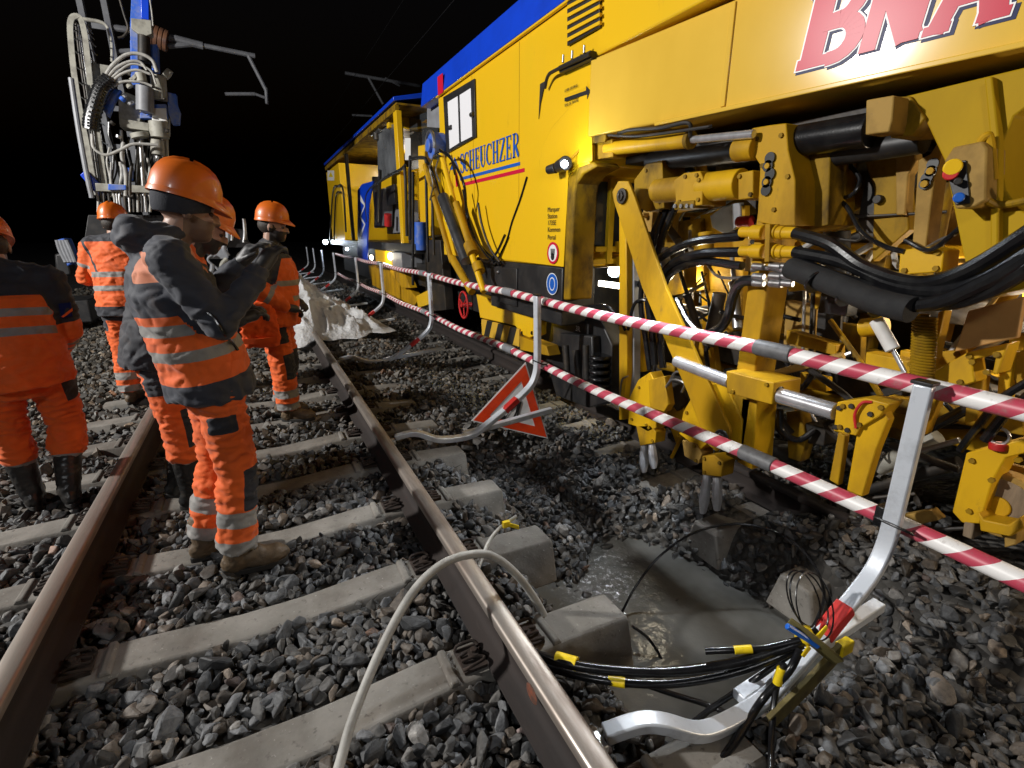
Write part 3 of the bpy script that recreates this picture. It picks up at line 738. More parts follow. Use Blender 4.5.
        if not rub:
            lc = MB()
            for q in range(4): lc.tube([W_(.075+.022*q, -.028, .112-.013*q), W_(.085+.022*q, 0, .122-.013*q), W_(.078+.022*q, .028, .112-.013*q)], .0035, 6, 3)
            lc.build('laces', simple('pale_laces', (.5,.47,.4), .8) if 'laces' not in MT else MT['laces'], bt)
    # --- helmet
    TR = HR @ Matrix.Rotation(helmet_tilt, 3, 'Y'); hc = H(-.008, 0, .045)
    g = MB(); n = 36; rings = []
    for zz, sc_ in ((-.012, 1.0), (.012, 1.0), (.05, .965), (.085, .86), (.112, .70), (.13, .48), (.139, .24), (.1415, .06)):
        r_ = []
        for t in np.linspace(0, 2*pi, n+1)[:-1]:
            ridge = .010*math.exp(-(sin(t)/.22)**2)*(1 if zz > .04 else 0)
            r_.append(hc+TR @ V3(.125*sc_*cos(t), .103*sc_*sin(t), zz*.94+ridge))
        rings.append(r_)
    g.loft(rings)
    brim = []
    for t in np.linspace(0, 2*pi, n+1)[:-1]:
        fr = max(0, cos(t))**2.5
        brim.append((t, .129+.042*fr, .107+.006*fr, -.012-.018*fr))
    top = [hc+TR @ V3(.122*cos(t), .100*sin(t), .014) for t, a_, b_, z_ in brim]
    o1 = [hc+TR @ V3(a_*cos(t), b_*sin(t), z_+.004) for t, a_, b_, z_ in brim]; o2 = [hc+TR @ V3(a_*cos(t), b_*sin(t), z_-.004) for t, a_, b_, z_ in brim]
    inn = [hc+TR @ V3(.118*cos(t), .094*sin(t), -.008) for t, *_ in brim]
    g.loft([inn, o2, o1, top])
    hl = g.build('helmet', 'helmet', root, 0, 60)
    if liner:
        l_ = MB(); l_.loft([[H(.098*a_*cos(t)-.016, .086*a_*sin(t), z_+(.030 if cos(t) > 0 else 0)*cos(t)) for t in T] for z_, a_ in ((-.030, .99), (-.018, 1.06), (.02, 1.10), (.05, 1.08))]); l_.build('helmet_liner', 'navy', hl)
    else:
        l_ = MB(); l_.ell(H(-.026, 0, .0), (.092, .081, .075), rot=HR); l_.build('hair', 'hair', root)
    root.location = loc; root.rotation_euler = (0, 0, heading)
    if sc != 1: root.scale = (sc,)*3
    return root, j, jk
MT['eye'] = simple('dark_eye', (.06,.045,.04), .15); MT['laces'] = simple('pale_laces', (.5,.47,.4), .8)
band = lambda t, c, h: h-np.abs(t-c)
def std(lean=0.0, zs=1.0, **kw):
    J = dict(pelvis=(0,0,.93), chest=(.015+lean,0,1.27), neck=(.0+lean*1.35,0,1.47), head=(.045+lean*1.6,0,1.625),
             sh_l=(.0+lean*1.2,.185,1.415), el_l=(-.01+lean,.25,1.13), wr_l=(.08+lean,.24,.90), ha_l=(.12+lean,.23,.80),
             sh_r=(.0+lean*1.2,-.185,1.415), el_r=(-.01+lean,-.25,1.13), wr_r=(.08+lean,-.24,.90), ha_r=(.12+lean,-.23,.80),
             hip_l=(0,.10,.88), kn_l=(.03,.115,.49), an_l=(-.02,.12,.09), hip_r=(0,-.10,.88), kn_r=(.03,-.115,.49), an_r=(-.02,-.12,.09))
    J.update(kw); return J

def tz_std(P, lt, lx, ly, j):
    refl = np.maximum(band(lt, 1.56, .085), band(lt, 1.84, .075))
    navy = np.maximum(np.minimum(band(lt, .98, .26), lx-.035), np.minimum(band(lt, .28, .20), ly-.045))
    return navy, refl
# ---- 1: the man in profile in front
def jz_main(P, tt, at_, arm, j):
    navy = np.maximum(arm, np.maximum(.16-tt, np.minimum(tt-.60, 1.2-tt)))
    refl = np.minimum(np.maximum(band(tt, .345, .036), band(tt, .51, .036)), -arm)
    strap = np.minimum(np.minimum(tt-.80, .97-tt), np.minimum(.055-np.abs(np.abs(P[:, 1])-.135), .06-P[:, 0]))
    pale = np.maximum(strap, np.minimum(np.minimum(band(tt, .90, .10), .015-np.abs(P[:, 1]-(-.10))), P[:, 0]-.05))
    navy = np.where(refl > 0, -1, navy)
    return navy, refl, pale
def tz_main(P, lt, lx, ly, j):
    refl = np.maximum(band(lt, 1.52, .09), band(lt, 1.86, .085))
    navy = np.maximum(np.minimum(band(lt, 1.18, .24), lx-.010), np.minimum(band(lt, .36, .10), np.minimum(ly-.055, .03-lx)))
    navy = np.maximum(navy, lt-1.955)
    return navy, refl
Jm = std(0, pelvis=(.035,0,.92), chest=(-.035,0,1.26), neck=(-.045,0,1.455), el_r=(.06,-.27,1.155), wr_r=(.245,-.20,1.35), ha_r=(.33,-.165,1.445), el_l=(.08,.25,1.16), wr_l=(.25,.13,1.36), ha_l=(.32,.10,1.44),
         sh_r=(-.05,-.18,1.40), sh_l=(-.05,.17,1.40), hip_l=(.04,.10,.87), hip_r=(.04,-.10,.87), kn_r=(.06,-.10,.485), an_r=(.0,-.12,.09), kn_l=(.03,.11,.485), an_l=(-.09,.10,.09), toe_r=-.25, toe_l=.1, head=(.062,0,1.585))
pm_, jm_, jkm = person('man in profile with navy sleeves and orange grey-banded vest, hands raised to his face', (-.155, 2.43, 0), radians(14), Jm, jz_main, tz_main,
       boots='leather', helmet_tilt=.10, head_pitch=.20, seed=3, bulk=.98, jmat='jacket_blue', hood=((-.085,0,.03),(.070,.105,.080)), liner=True, skin='skin_stubble')
# ---- 2: the man mostly hidden behind him
def jz_dark(P, tt, at_, arm, j): return np.where(tt > .93, -1., 1.), np.full(len(P), -1.0), np.full(len(P), -1.0)
Jb = std(.10, head=(.31,0,1.52), neck=(.20,0,1.40), chest=(.10,0,1.23), sh_l=(.17,.185,1.35), sh_r=(.17,-.185,1.35), el_l=(.20,.24,1.07), el_r=(.20,-.24,1.07), wr_l=(.40,.16,1.05), wr_r=(.40,-.16,1.05), ha_l=(.48,.13,1.07), ha_r=(.48,-.13,1.07), an_l=(-.05,.10,.09), an_r=(.03,-.10,.09))
person('man in a dark jacket mostly hidden behind the man in profile, wearing rubber boots', (-.40, 3.17, 0), radians(3), Jb, jz_dark, tz_std, boots='rubber', head_pitch=.45, seed=8, gloves=True)
# ---- 3: bearded man at the right
def jz_right(P, tt, at_, arm, j):
    navy = np.maximum(np.minimum(tt-.86, 1), np.minimum(arm, np.minimum(.75-at_, .9)))
    refl = np.maximum(np.minimum(np.maximum(band(tt, .36, .035), band(tt, .56, .035)), -arm), np.minimum(arm, band(at_, 1.35, .08)))
    return np.where(refl > 0, -1, navy), refl, np.full(len(P), -1.0)
Jr = std(.02, el_r=(-.05,-.27,1.14), wr_r=(.13,-.20,1.00), ha_r=(.20,-.15,.97), el_l=(.02,.27,1.14), wr_l=(.14,.18,1.02), ha_l=(.21,.12,.98), an_r=(.03,-.11,.09), an_l=(-.06,.11,.09), toe_r=-.1)
person('bearded man in orange jacket beyond the man in profile, orange bag at his hip', (.21, 4.42, 0), radians(-12), Jr, jz_right, tz_std, boots='leather', head_pitch=.12, seed=13, bulk=1.12, sc=.955)
# ---- 4: man with his back turned at the back
def jz_back(P, tt, at_, arm, j):
    navy = np.maximum(np.minimum(.12-tt, 1), np.minimum(.012-np.abs(np.abs(P[:, 1])-.17-.25*(tt-.8)), tt-.55))
    navy = np.maximum(navy, np.minimum(.11-tt, .5)); navy = np.maximum(navy, tt-.965)
    refl = np.maximum(np.minimum(np.maximum(band(tt, .36, .035), band(tt, .54, .035)), -arm), np.minimum(arm, band(at_, .62, .05)))
    return navy, refl, np.full(len(P), -1.0)
Jk = std(.03, el_l=(.02,.28,1.15), wr_l=(.24,.20,1.08), ha_l=(.33,.16,1.08), el_r=(.02,-.28,1.15), wr_r=(.24,-.2,1.08), ha_r=(.33,-.16,1.08), head=(.09,0,1.60))
def tz_back(P, lt, lx, ly, j): 
    n_, r_ = tz_std(P, lt, lx, ly, j); return np.maximum(n_, .22-lt), r_
person('man with his back turned at the rear left, orange jacket with dark shoulder piping', (-.93, 5.45, 0), radians(75), Jk, jz_back, tz_back, boots='leather', head_pitch=.1, seed=17, sc=.985, bulk=1.08)
# ---- 5: stooping man cut by the left edge
def jz_left(P, tt, at_, arm, j):
    navy = np.maximum(tt-.74, np.minimum(arm, .80-at_))
    refl = np.maximum(np.minimum(np.maximum(band(tt, .44, .034), band(tt, .60, .034)), -arm), np.minimum(arm, np.maximum(band(at_, 1.18, .07), band(at_, 1.5, .07))))
    return np.where(refl > 0, -1, navy), refl, np.full(len(P), -1.0)
Jl = std(.07, pelvis=(-.02,0,.82), chest=(.06,0,1.13), neck=(.10,0,1.32), head=(.17,0,1.43), sh_l=(.06,.2,1.25), sh_r=(.06,-.2,1.25), el_l=(.06,.27,.97), wr_l=(.2,.24,.78), ha_l=(.27,.22,.7),
         el_r=(.07,-.23,.97), wr_r=(.24,-.17,.84), ha_r=(.31,-.15,.78), hip_l=(-.02,.1,.78), hip_r=(-.02,-.1,.78), kn_l=(.07,.12,.45), kn_r=(.07,-.12,.45), an_l=(.04,.10,.09), an_r=(-.06,-.06,.09))
pl_, jl_, jkl = person('stooping man at the left edge, dark shoulders, orange jacket, black rubber boots', (-1.07, 3.47, 0), radians(104), Jl, jz_left, tz_std, boots='rubber', head_pitch=.35, seed=23, bulk=1.03, sc=1.0)
# ------------------------------------------------------------------ yellow track machine
def plate(name, X, t, mat, px, parent, bevel=.004):
    m_ = MB(); m_.prism([at(x, y, X=X) for x, y in px], (t, 0, 0)); return m_.build(name, mat, parent, bevel)
def bar(name, X, mat, a, b, r, parent, r2=None, n=20, X2=None):
    m_ = MB(); m_.cyl(at(*a, X=X), at(*b, X=X if X2 is None else X2), r, n, r2); return m_.build(name, mat, parent, min(.004, r*.2))
def hose(name, mat, pts, r, parent, n=10):
    m_ = MB(); m_.tube([at(p[0], p[1], X=p[2]) for p in pts], r, n, 7); return m_.build(name, mat, parent)
def blk(name, mat, a, b, parent, bevel=.005):
    m_ = MB(); m_.box2(a, b); return m_.build(name, mat, parent, bevel)
# strokes for lettering (unit height, x to the right)
def strip(pts, w):
    """ribbon of quads with mitred joints along a stroke"""
    n = len(pts); L, Rr = [], []
    for i in range(n):
        p = Vector(pts[i]+(0,))
        d0 = (p-Vector(pts[i-1]+(0,))).normalized() if i else None
        d1 = (Vector(pts[i+1]+(0,))-p).normalized() if i < n-1 else None
        d = d1 if d0 is None else d0 if d1 is None else (d0+d1).normalized()
        k = 1/max(.6, d.dot(d1 if d1 is not None else d0))
        q = Vector((-d.y, d.x, 0))*(w[i] if isinstance(w, (list, tuple)) else w)*.5*k
        L.append((p+q)[:2]); Rr.append((p-q)[:2])
    return [[L[i], Rr[i], Rr[i+1], L[i+1]] for i in range(n-1)]
def arc(cx, cy, rx, ry, a0, a1, n=12): return [(cx+rx*cos(radians(a0+(a1-a0)*i/n)), cy+ry*sin(radians(a0+(a1-a0)*i/n))) for i in range(n+1)]
K, k_ = .15, .055
def serif(x, y, w=.30): return strip([(x-w/2, y), (x+w/2, y)], .05)
GL = {
 'S': (.58, lambda: strip(arc(.30,.74,.21,.22,20,270,14)+arc(.30,.265,.23,.24,90,-160,14), [k_+.02]*6+[.09,.12,.14,.15,.16,.16,.15,.15,.15]+[.15,.15,.16,.16,.15,.14,.12,.09]+[k_+.02]*7)+strip([(.50,.74),(.50,.97)],.05)+strip([(.07,.03),(.07,.28)],.05)),
 'C': (.68, lambda: strip(arc(.38,.5,.30,.46,48,312,22), [k_]*4+[.06,.08,.10,.13,.15,.16,.16,.16,.16,.16,.15,.13,.10,.08,.06]+[k_]*4)+strip([(.62,.70),(.62,.96)],.05)),
 'H': (.78, lambda: strip([(.18,0),(.18,1)],K)+strip([(.60,0),(.60,1)],K)+strip([(.18,.5),(.60,.5)],k_)+serif(.18,.025)+serif(.18,.975)+serif(.60,.025)+serif(.60,.975)),
 'E': (.64, lambda: strip([(.18,0),(.18,1)],K)+strip([(.04,.03),(.58,.03)],k_)+strip([(.04,.97),(.56,.97)],k_)+strip([(.18,.5),(.46,.5)],k_)+strip([(.57,.0),(.57,.24)],.05)+strip([(.55,.78),(.55,1)],.05)+strip([(.46,.38),(.46,.62)],.05)),
 'U': (.76, lambda: strip([(.18,1),(.18,.30)]+arc(.39,.30,.21,.27,180,360,10)+[(.60,1)], [K,K]+[K,.14,.13,.11,.09,.08,.07,k_,k_,k_,k_]+[k_])[:]+serif(.18,.975)+serif(.60,.975,.24)),
 'Z': (.66, lambda: strip([(.06,.97),(.60,.97)],k_)+strip([(.58,.96),(.08,.04)],K)+strip([(.05,.03),(.61,.03)],k_)+strip([(.07,.78),(.07,1)],.05)+strip([(.60,0),(.60,.24)],.05)),
 'R': (.74, lambda: strip([(.18,0),(.18,1)],K)+strip([(.18,.97)]+arc(.36,.735,.20,.235,90,-90,10)+[(.18,.50)], [k_,k_,k_,.07,.10,.13,.14,.13,.10,.07,k_,k_,k_])+strip([(.34,.5),(.66,.02)],K)+serif(.18,.025)+serif(.18,.975)),
}
def letters(m_, text, origin, ux, uv, h, nrm, gap=.06, wscale=1.0):
    x = 0; li = 0
    for ch in text:
        w, fn = GL[ch]
        for q in fn():
            li += 1
            m_.prism([origin+ux*((x+p[0]*wscale)*h)+uv*(p[1]*h)+nrm*(.0004*(li % 7)) for p in q], nrm*.002)
        x += w*wscale+gap
    return x*h
NX = Vector((-1, 0, 0)); UY = Vector((0, -1, 0)); UZ = Vector((0, 0, 1))
def textmesh(name, body, origin, ux, uv, size, mat, parent, thick=.001, sx=1.0, align='LEFT'):
    c = bpy.data.curves.new(name, 'FONT'); c.body = body; c.size = size; c.extrude = thick; c.align_x = align
    o = bpy.data.objects.new(name, c); col.objects.link(o)
    dg = bpy.context.evaluated_depsgraph_get(); dg.update(); me = bpy.data.meshes.new_from_object(o.evaluated_get(dg)); bpy.data.objects.remove(o)
    nn = ux.cross(uv).normalized(); Mx = Matrix((ux*sx, uv, nn)).transposed().to_4x4(); Mx.translation = origin
    me.transform(Mx); me.materials.clear(); me.materials.append(MT[mat]); o = bpy.data.objects.new(name, me); col.objects.link(o)
    if parent is not None: put(o, parent)
    return o

mac = empty('track_machine', (3.6, 3, 0), 'big yellow track tamping machine with a blue roof stripe and red letters on its girder', 'track machine')
# upper body
sh = MB(); sh.prism([(2.2,6.0,1.25),(2.2,6.0,2.96),(2.2,-1.6,2.96),(2.2,-1.6,2.56),(2.2,3.0,2.56),(2.2,3.0,1.93),(2.2,3.24,1.90),(2.2,3.29,1.80),(2.2,3.29,1.25)], (2.75,0,0)); body = sh.build('body', 'yellow', mac, .012)
rf = MB(); rf.prism([(2.205,6.55,2.963),(2.165,6.55,2.968),(2.20,6.55,3.225),(3.0,6.55,3.40),(4.9,6.55,3.40),(4.9,6.55,2.963)], (0,-8.2,0)); rf.build('roof', 'blue', mac, .006)
rs = MB(); rs.box2((2.196,6.0,2.952),(2.17,-1.6,2.967)); rs.build('roof_gutter', 'yellow', mac, .003)
gb = MB(); gb.prism([(2.45,6.56,2.98),(3.3,6.56,3.3),(3.3,6.56,2.98)], (0,.9,0)); gb.build('roof_gable', 'yellow', mac, .004)
plate('side_panel', 2.192, .0075, 'yellow', [(591,84),(592,161),(577,165),(568,176),(563.5,267),(499,259),(513,215),(527,176),(552,127)], mac, .003)
fl = MB()
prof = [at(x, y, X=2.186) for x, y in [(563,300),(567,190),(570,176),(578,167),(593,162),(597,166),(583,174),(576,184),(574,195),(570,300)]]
fl.prism(prof, (.20,0,0)); fl.build('end_fairing', 'yellow_dirty_shaded', mac, .012)  # shade of the unlit end is put into its darker paint
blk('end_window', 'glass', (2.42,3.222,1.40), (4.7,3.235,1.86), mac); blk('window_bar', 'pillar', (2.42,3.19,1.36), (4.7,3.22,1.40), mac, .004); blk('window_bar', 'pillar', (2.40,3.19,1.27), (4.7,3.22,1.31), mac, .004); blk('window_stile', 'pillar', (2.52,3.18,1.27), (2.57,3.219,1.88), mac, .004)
blk('lower_skirt', 'black', (2.195,3.29,.80), (2.5,4.62,1.247), mac, .01)
blk('skirt_hatch', 'black', (2.180,4.02,.86), (2.194,4.50,1.20), mac, .006)
bar('hatch_knob', 2.17, 'steel', (497,272), (499,272), .012, mac)
# rail joint lines on the shell
for y_ in (4.02, 5.0, 5.62): blk('panel_seam', 'yellow_worn', (2.1985,y_,1.27), (2.2005,y_+.006,2.94), body, 0)
cb = MB(); cb.tube([at(x, y, X=2.186) for x, y in [(527,177),(520,200),(512,222),(507,240),(500,255),(494,268)]], .009, 8, 6); cb.build('edge_seal', 'rubber', mac)
# window with white blinds
win = plate('window', 2.180, .018, 'black', [(443,97),(474,78.5),(475.5,137),(446,154)], mac, .004)
plate('pane', 2.174, .005, 'curtain', [(447.5,102),(457.5,96),(459,143),(449.5,149)], win, .002)
plate('pane', 2.174, .005, 'curtain', [(459.5,95),(470.5,88),(472,136.5),(461,142)], win, .002)
for p in ((449,128),(471,115)): bar('latch', 2.168, 'black', p, (p[0]+2.5, p[1]-1), .022, win)
# red square, maker's lettering and stripes
plate('corner_sign', 2.160, .006, 'sticker_red', [(437.3,77),(442.5,73),(443,92),(438,96)], mac, .001)
o0 = at(460.5, 173.5, X=2.196); o1 = at(519.5, 156.5, X=2.196); oh = at(519.5, 131.5, X=2.196)
lm = MB(); hgt = (oh-o1).z; tot = (o0.y-o1.y)
natw = sum(GL[c][0] for c in 'SCHEUCHZER')
ws = (tot/hgt-.05*9)/natw
o0.z = o1.z = (o0.z+o1.z)/2
letters(lm, 'SCHEUCHZER', o0, UY, UZ, hgt, NX, .05, ws)
lm.build('maker_lettering', 'sticker_blue', body)
plate('blue_stripe', 2.196, .003, 'sticker_blue', [(460,177.5),(519.8,161.8),(519.8,165.2),(460,180.5)], body, 0)
plate('red_stripe', 2.196, .003, 'sticker_red', [(464,182.5),(524.3,168),(524.3,171.8),(464,185.8)], body, 0)
plate('logo_triangle', 2.196, .003, 'sticker_blue', [(450.5,170),(454.5,157),(458.5,168)], body, 0)
plate('logo_triangle', 2.196, .003, 'sticker_red', [(455,175),(457,172.5),(458,186),(456,187)], body, 0)
# vent grille
vt = plate('vent_grille', 2.180, .015, 'black', [(567,-14),(599.5,-30),(599.5,27),(567,46)], mac, .003)
for q in range(8):
    y0 = 38-q*8.1; plate('louvre', 2.168, .018, 'yellow', [(567,y0),(599.5,y0-17.5),(599.5,y0-13.9),(567,y0+3.6)], vt, .001)
# bracket bar, arrow sticker, notice text
br = MB(); br.tube([at(545,88,X=2.17), at(548,76,X=2.15), at(556,70,X=2.14), at(590,54,X=2.13)], .012, 8, 4); br.build('hand_rail', 'dark', mac)
plate('rail_bracket', 2.15, .05, 'dark', [(558,66),(590,50),(591,58),(559,73)], mac, .004)
for x in (563, 572, 584): bar('bracket_bolt', 2.14, 'steel', (x, 64-(x-560)*.45), (x+.4, 56-(x-560)*.45), .008, mac)
plate('arrow_sticker', 2.187, .004, 'sticker_black', [(564.5,98),(586,90.5),(586,86),(590,90.5),(587,99),(587,94.2),(564.5,101.5)], mac, 0)
for q, yy in enumerate((92.5, 107)):
    textmesh('notice_text', ('LEVER DES BRAS', 'SENS DE TRAVAIL')[q], at(564.5, yy, X=2.188), UY, UZ, .026, 'sticker_black', mac, .0005, .85)
plate('dark_notch', 2.19, .006, 'dark', [(540,84),(545,81),(540,104),(538.5,119)], mac, 0)
for q, tx in enumerate(('Marquer', 'Station', '1735E', 'Kommen', 'Portal')):
    textmesh('notice_text', tx, at(547.5, 212+q*6.6+(1 if q == 4 else 0), X=2.187), UY, UZ, .050, 'sticker_black', mac, .0005, 1.0)
def disc(name, cx, cy, X, r, mat, parent, th=.002):
    c = at(cx, cy, X=X); m_ = MB(); m_.cyl(c, c+Vector((th,0,0)), r, 32); return m_.build(name, mat, parent)
sg = disc('prohibition_sign', 552.5, 253, 2.184, .082, 'sticker_white', mac)
rg = MB(); c = at(552.5, 253, X=2.182)
for i in range(36):
    a0, a1 = 2*pi*i/36, 2*pi*(i+1)/36
    rg.prism([c+Vector((0,r*cos(a),r*sin(a))) for r, a in ((.082,a0),(.064,a0),(.064,a1),(.082,a1))], (.002,0,0))
rg.build('red_ring', 'sticker_red', sg)
hd_ = MB(); hd_.cyl(c+Vector((0,0,-.028)), c+Vector((.002,0,-.028)), .026, 18)
for q in range(4): 
    a = radians(62+q*19); hd_.prism([c+Vector((0,-.022+.0145*q-.005,-.015)), c+Vector((0,-.022+.0145*q+.005,-.015)), c+Vector((0,-.026+.017*q+.005,.032)), c+Vector((0,-.026+.017*q-.005,.032))], (.0025,0,0))
hd_.build('hand_symbol', 'sticker_black', sg)
sb = disc('mandatory_sign', 552, 284, 2.184, .085, 'sticker_white', mac); disc('blue_field', 552, 284, 2.1825, .078, 'sticker_blue', sb)
rg = MB(); c = at(552, 284, X=2.181)
for i in range(30):
    a0, a1 = 2*pi*i/30, 2*pi*(i+1)/30
    rg.prism([c+Vector((0,r*cos(a)*.8,r*sin(a))) for r, a in ((.052,a0),(.044,a0),(.044,a1),(.052,a1))], (.0015,0,0))
rg.build('white_symbol', 'sticker_white', sb)
# work lamp on the end fairing
lp = MB(); lp.cyl(at(548,170,X=2.10), at(556,168,X=2.12), .030, 16, .036); lp.build('work_lamp', 'black', mac, .004)
lp2 = MB(); lp2.cyl(at(559,166.5,X=2.12), at(566,163,X=2.10), .042, 18, .048); w2 = lp2.build('work_lamp', 'black', mac, .004)
e_ = MB(); e_.ell(at(564.5,164,X=2.085), (.024,.024,.024), 14, 10); e_.build('lamp_glass', 'lamp_cool', w2)
br = MB(); br.tube([at(566,164,X=2.12), at(572,158,X=2.16), at(580,150,X=2.2)], .010, 8, 4); br.build('lamp_arm', 'yellow_worn', w2)

# ---- big girder with the red letters, slightly askew to the shell
gn = Vector((-cos(radians(6.5)), -sin(radians(6.5)), 0)); gu = Vector((sin(radians(6.5)), -cos(radians(6.5)), 0)); gP = Vector((2.165, 3.02, 2.3))
G = lambda x, y, off=0: at(x, y, P=gP-gn*(-off), N=gn)
def gpt(u, z, off=0): return gP+gu*u+Vector((0,0,z-2.3))+gn*off
gd = MB(); gd.prism([gpt(.03,2.10), gpt(.03,2.54), gpt(4.4,2.54), gpt(4.4,2.04), gpt(1.25,2.062), gpt(.85,2.075)], -gn*.55); gd.build('girder', 'yellow_gloss', mac, .008)
gd = MB(); gd.prism([gpt(.62,2.066,.03), gpt(.62,2.086,.03), gpt(4.4,2.056,.03), gpt(4.4,2.036,.03)], -gn*.3); gd.build('girder_flange', 'yellow_gloss', mac, .004)
gd = MB(); gd.prism([gpt(1.02,2.09,.010), gpt(1.02,2.53,.010), gpt(1.045,2.53,.010), gpt(1.045,2.09,.010)], -gn*.012); gd.build('girder_seam', 'yellow_gloss', mac, .003)
def gl_uv(x, y): p = at(x, y, P=gP, N=gn)-gP; return p.dot(gu), p.z+2.3
BIG = {
 'B': lambda w: strip([(.14,0),(.14,1)], .22+w)+strip([(0-w/2,.06),(.36,.06)], .13+w)+strip([(0-w/2,.94),(.36,.94)], .13+w)+strip([(.30,.05)]+arc(.36,.27,.17,.215,-90,90,10)+[(.2,.49)], .17+w)+strip([(.2,.52)]+arc(.34,.735,.15,.205,-90,90,10)+[(.30,.95)], .16+w),
 'N': lambda w: strip([(.10,0),(.10,1)], .17+w)+strip([(.06,.97),(.50,.03)], .24+w)+strip([(.50,0),(.50,1)], .17+w),
 'A': lambda w: strip([(.07,0),(.30,1)], .18+w)+strip([(.30,1),(.56,0)], .22+w)+strip([(.15,.30),(.48,.30)], .13+w)+strip([(-.04-w/2,.05),(.20+w/2,.05)], .10+w)+strip([(.42-w/2,.05),(.68+w/2,.05)], .10+w),
}
u0, z0 = gl_uv(796, 72); u1, z1 = gl_uv(849, 57); u2, z2 = gl_uv(857, 54); u3, z3 = gl_uv(919, 37); u4, z4 = gl_uv(926, 36); u5, z5 = gl_uv(1006, 20)
LH = .295
for ch, ua, ub, za, gw in (('B', u0, u1, (z0+z1)/2, .53), ('N', u2, u3, (z0+z3)/2, .59), ('A', u4, u5, (z0+z4)/2, .66)):
    for li, (nm, w_, du, dz, off, mt) in enumerate((('letter_shadow', .05, .010, -.008, .0010, 'sticker_navy'), ('letter_edge', .035, 0, 0, .0030, 'sticker_white'), ('letter_face', 0, 0, 0, .0050, 'sticker_red'))):
        m_ = MB()
        for qi, q in enumerate(BIG[ch](w_)):
            m_.prism([gpt(ua+du+p[0]/gw*(ub-ua)+p[1]*.035, za+dz+p[1]*LH, off+.0002*(qi % 8)) for p in q], -gn*.003)
        o = m_.build(nm if li else 'girder_letter', mt, mac if li == 0 else lroot, 0)
        if li == 0: lroot = o
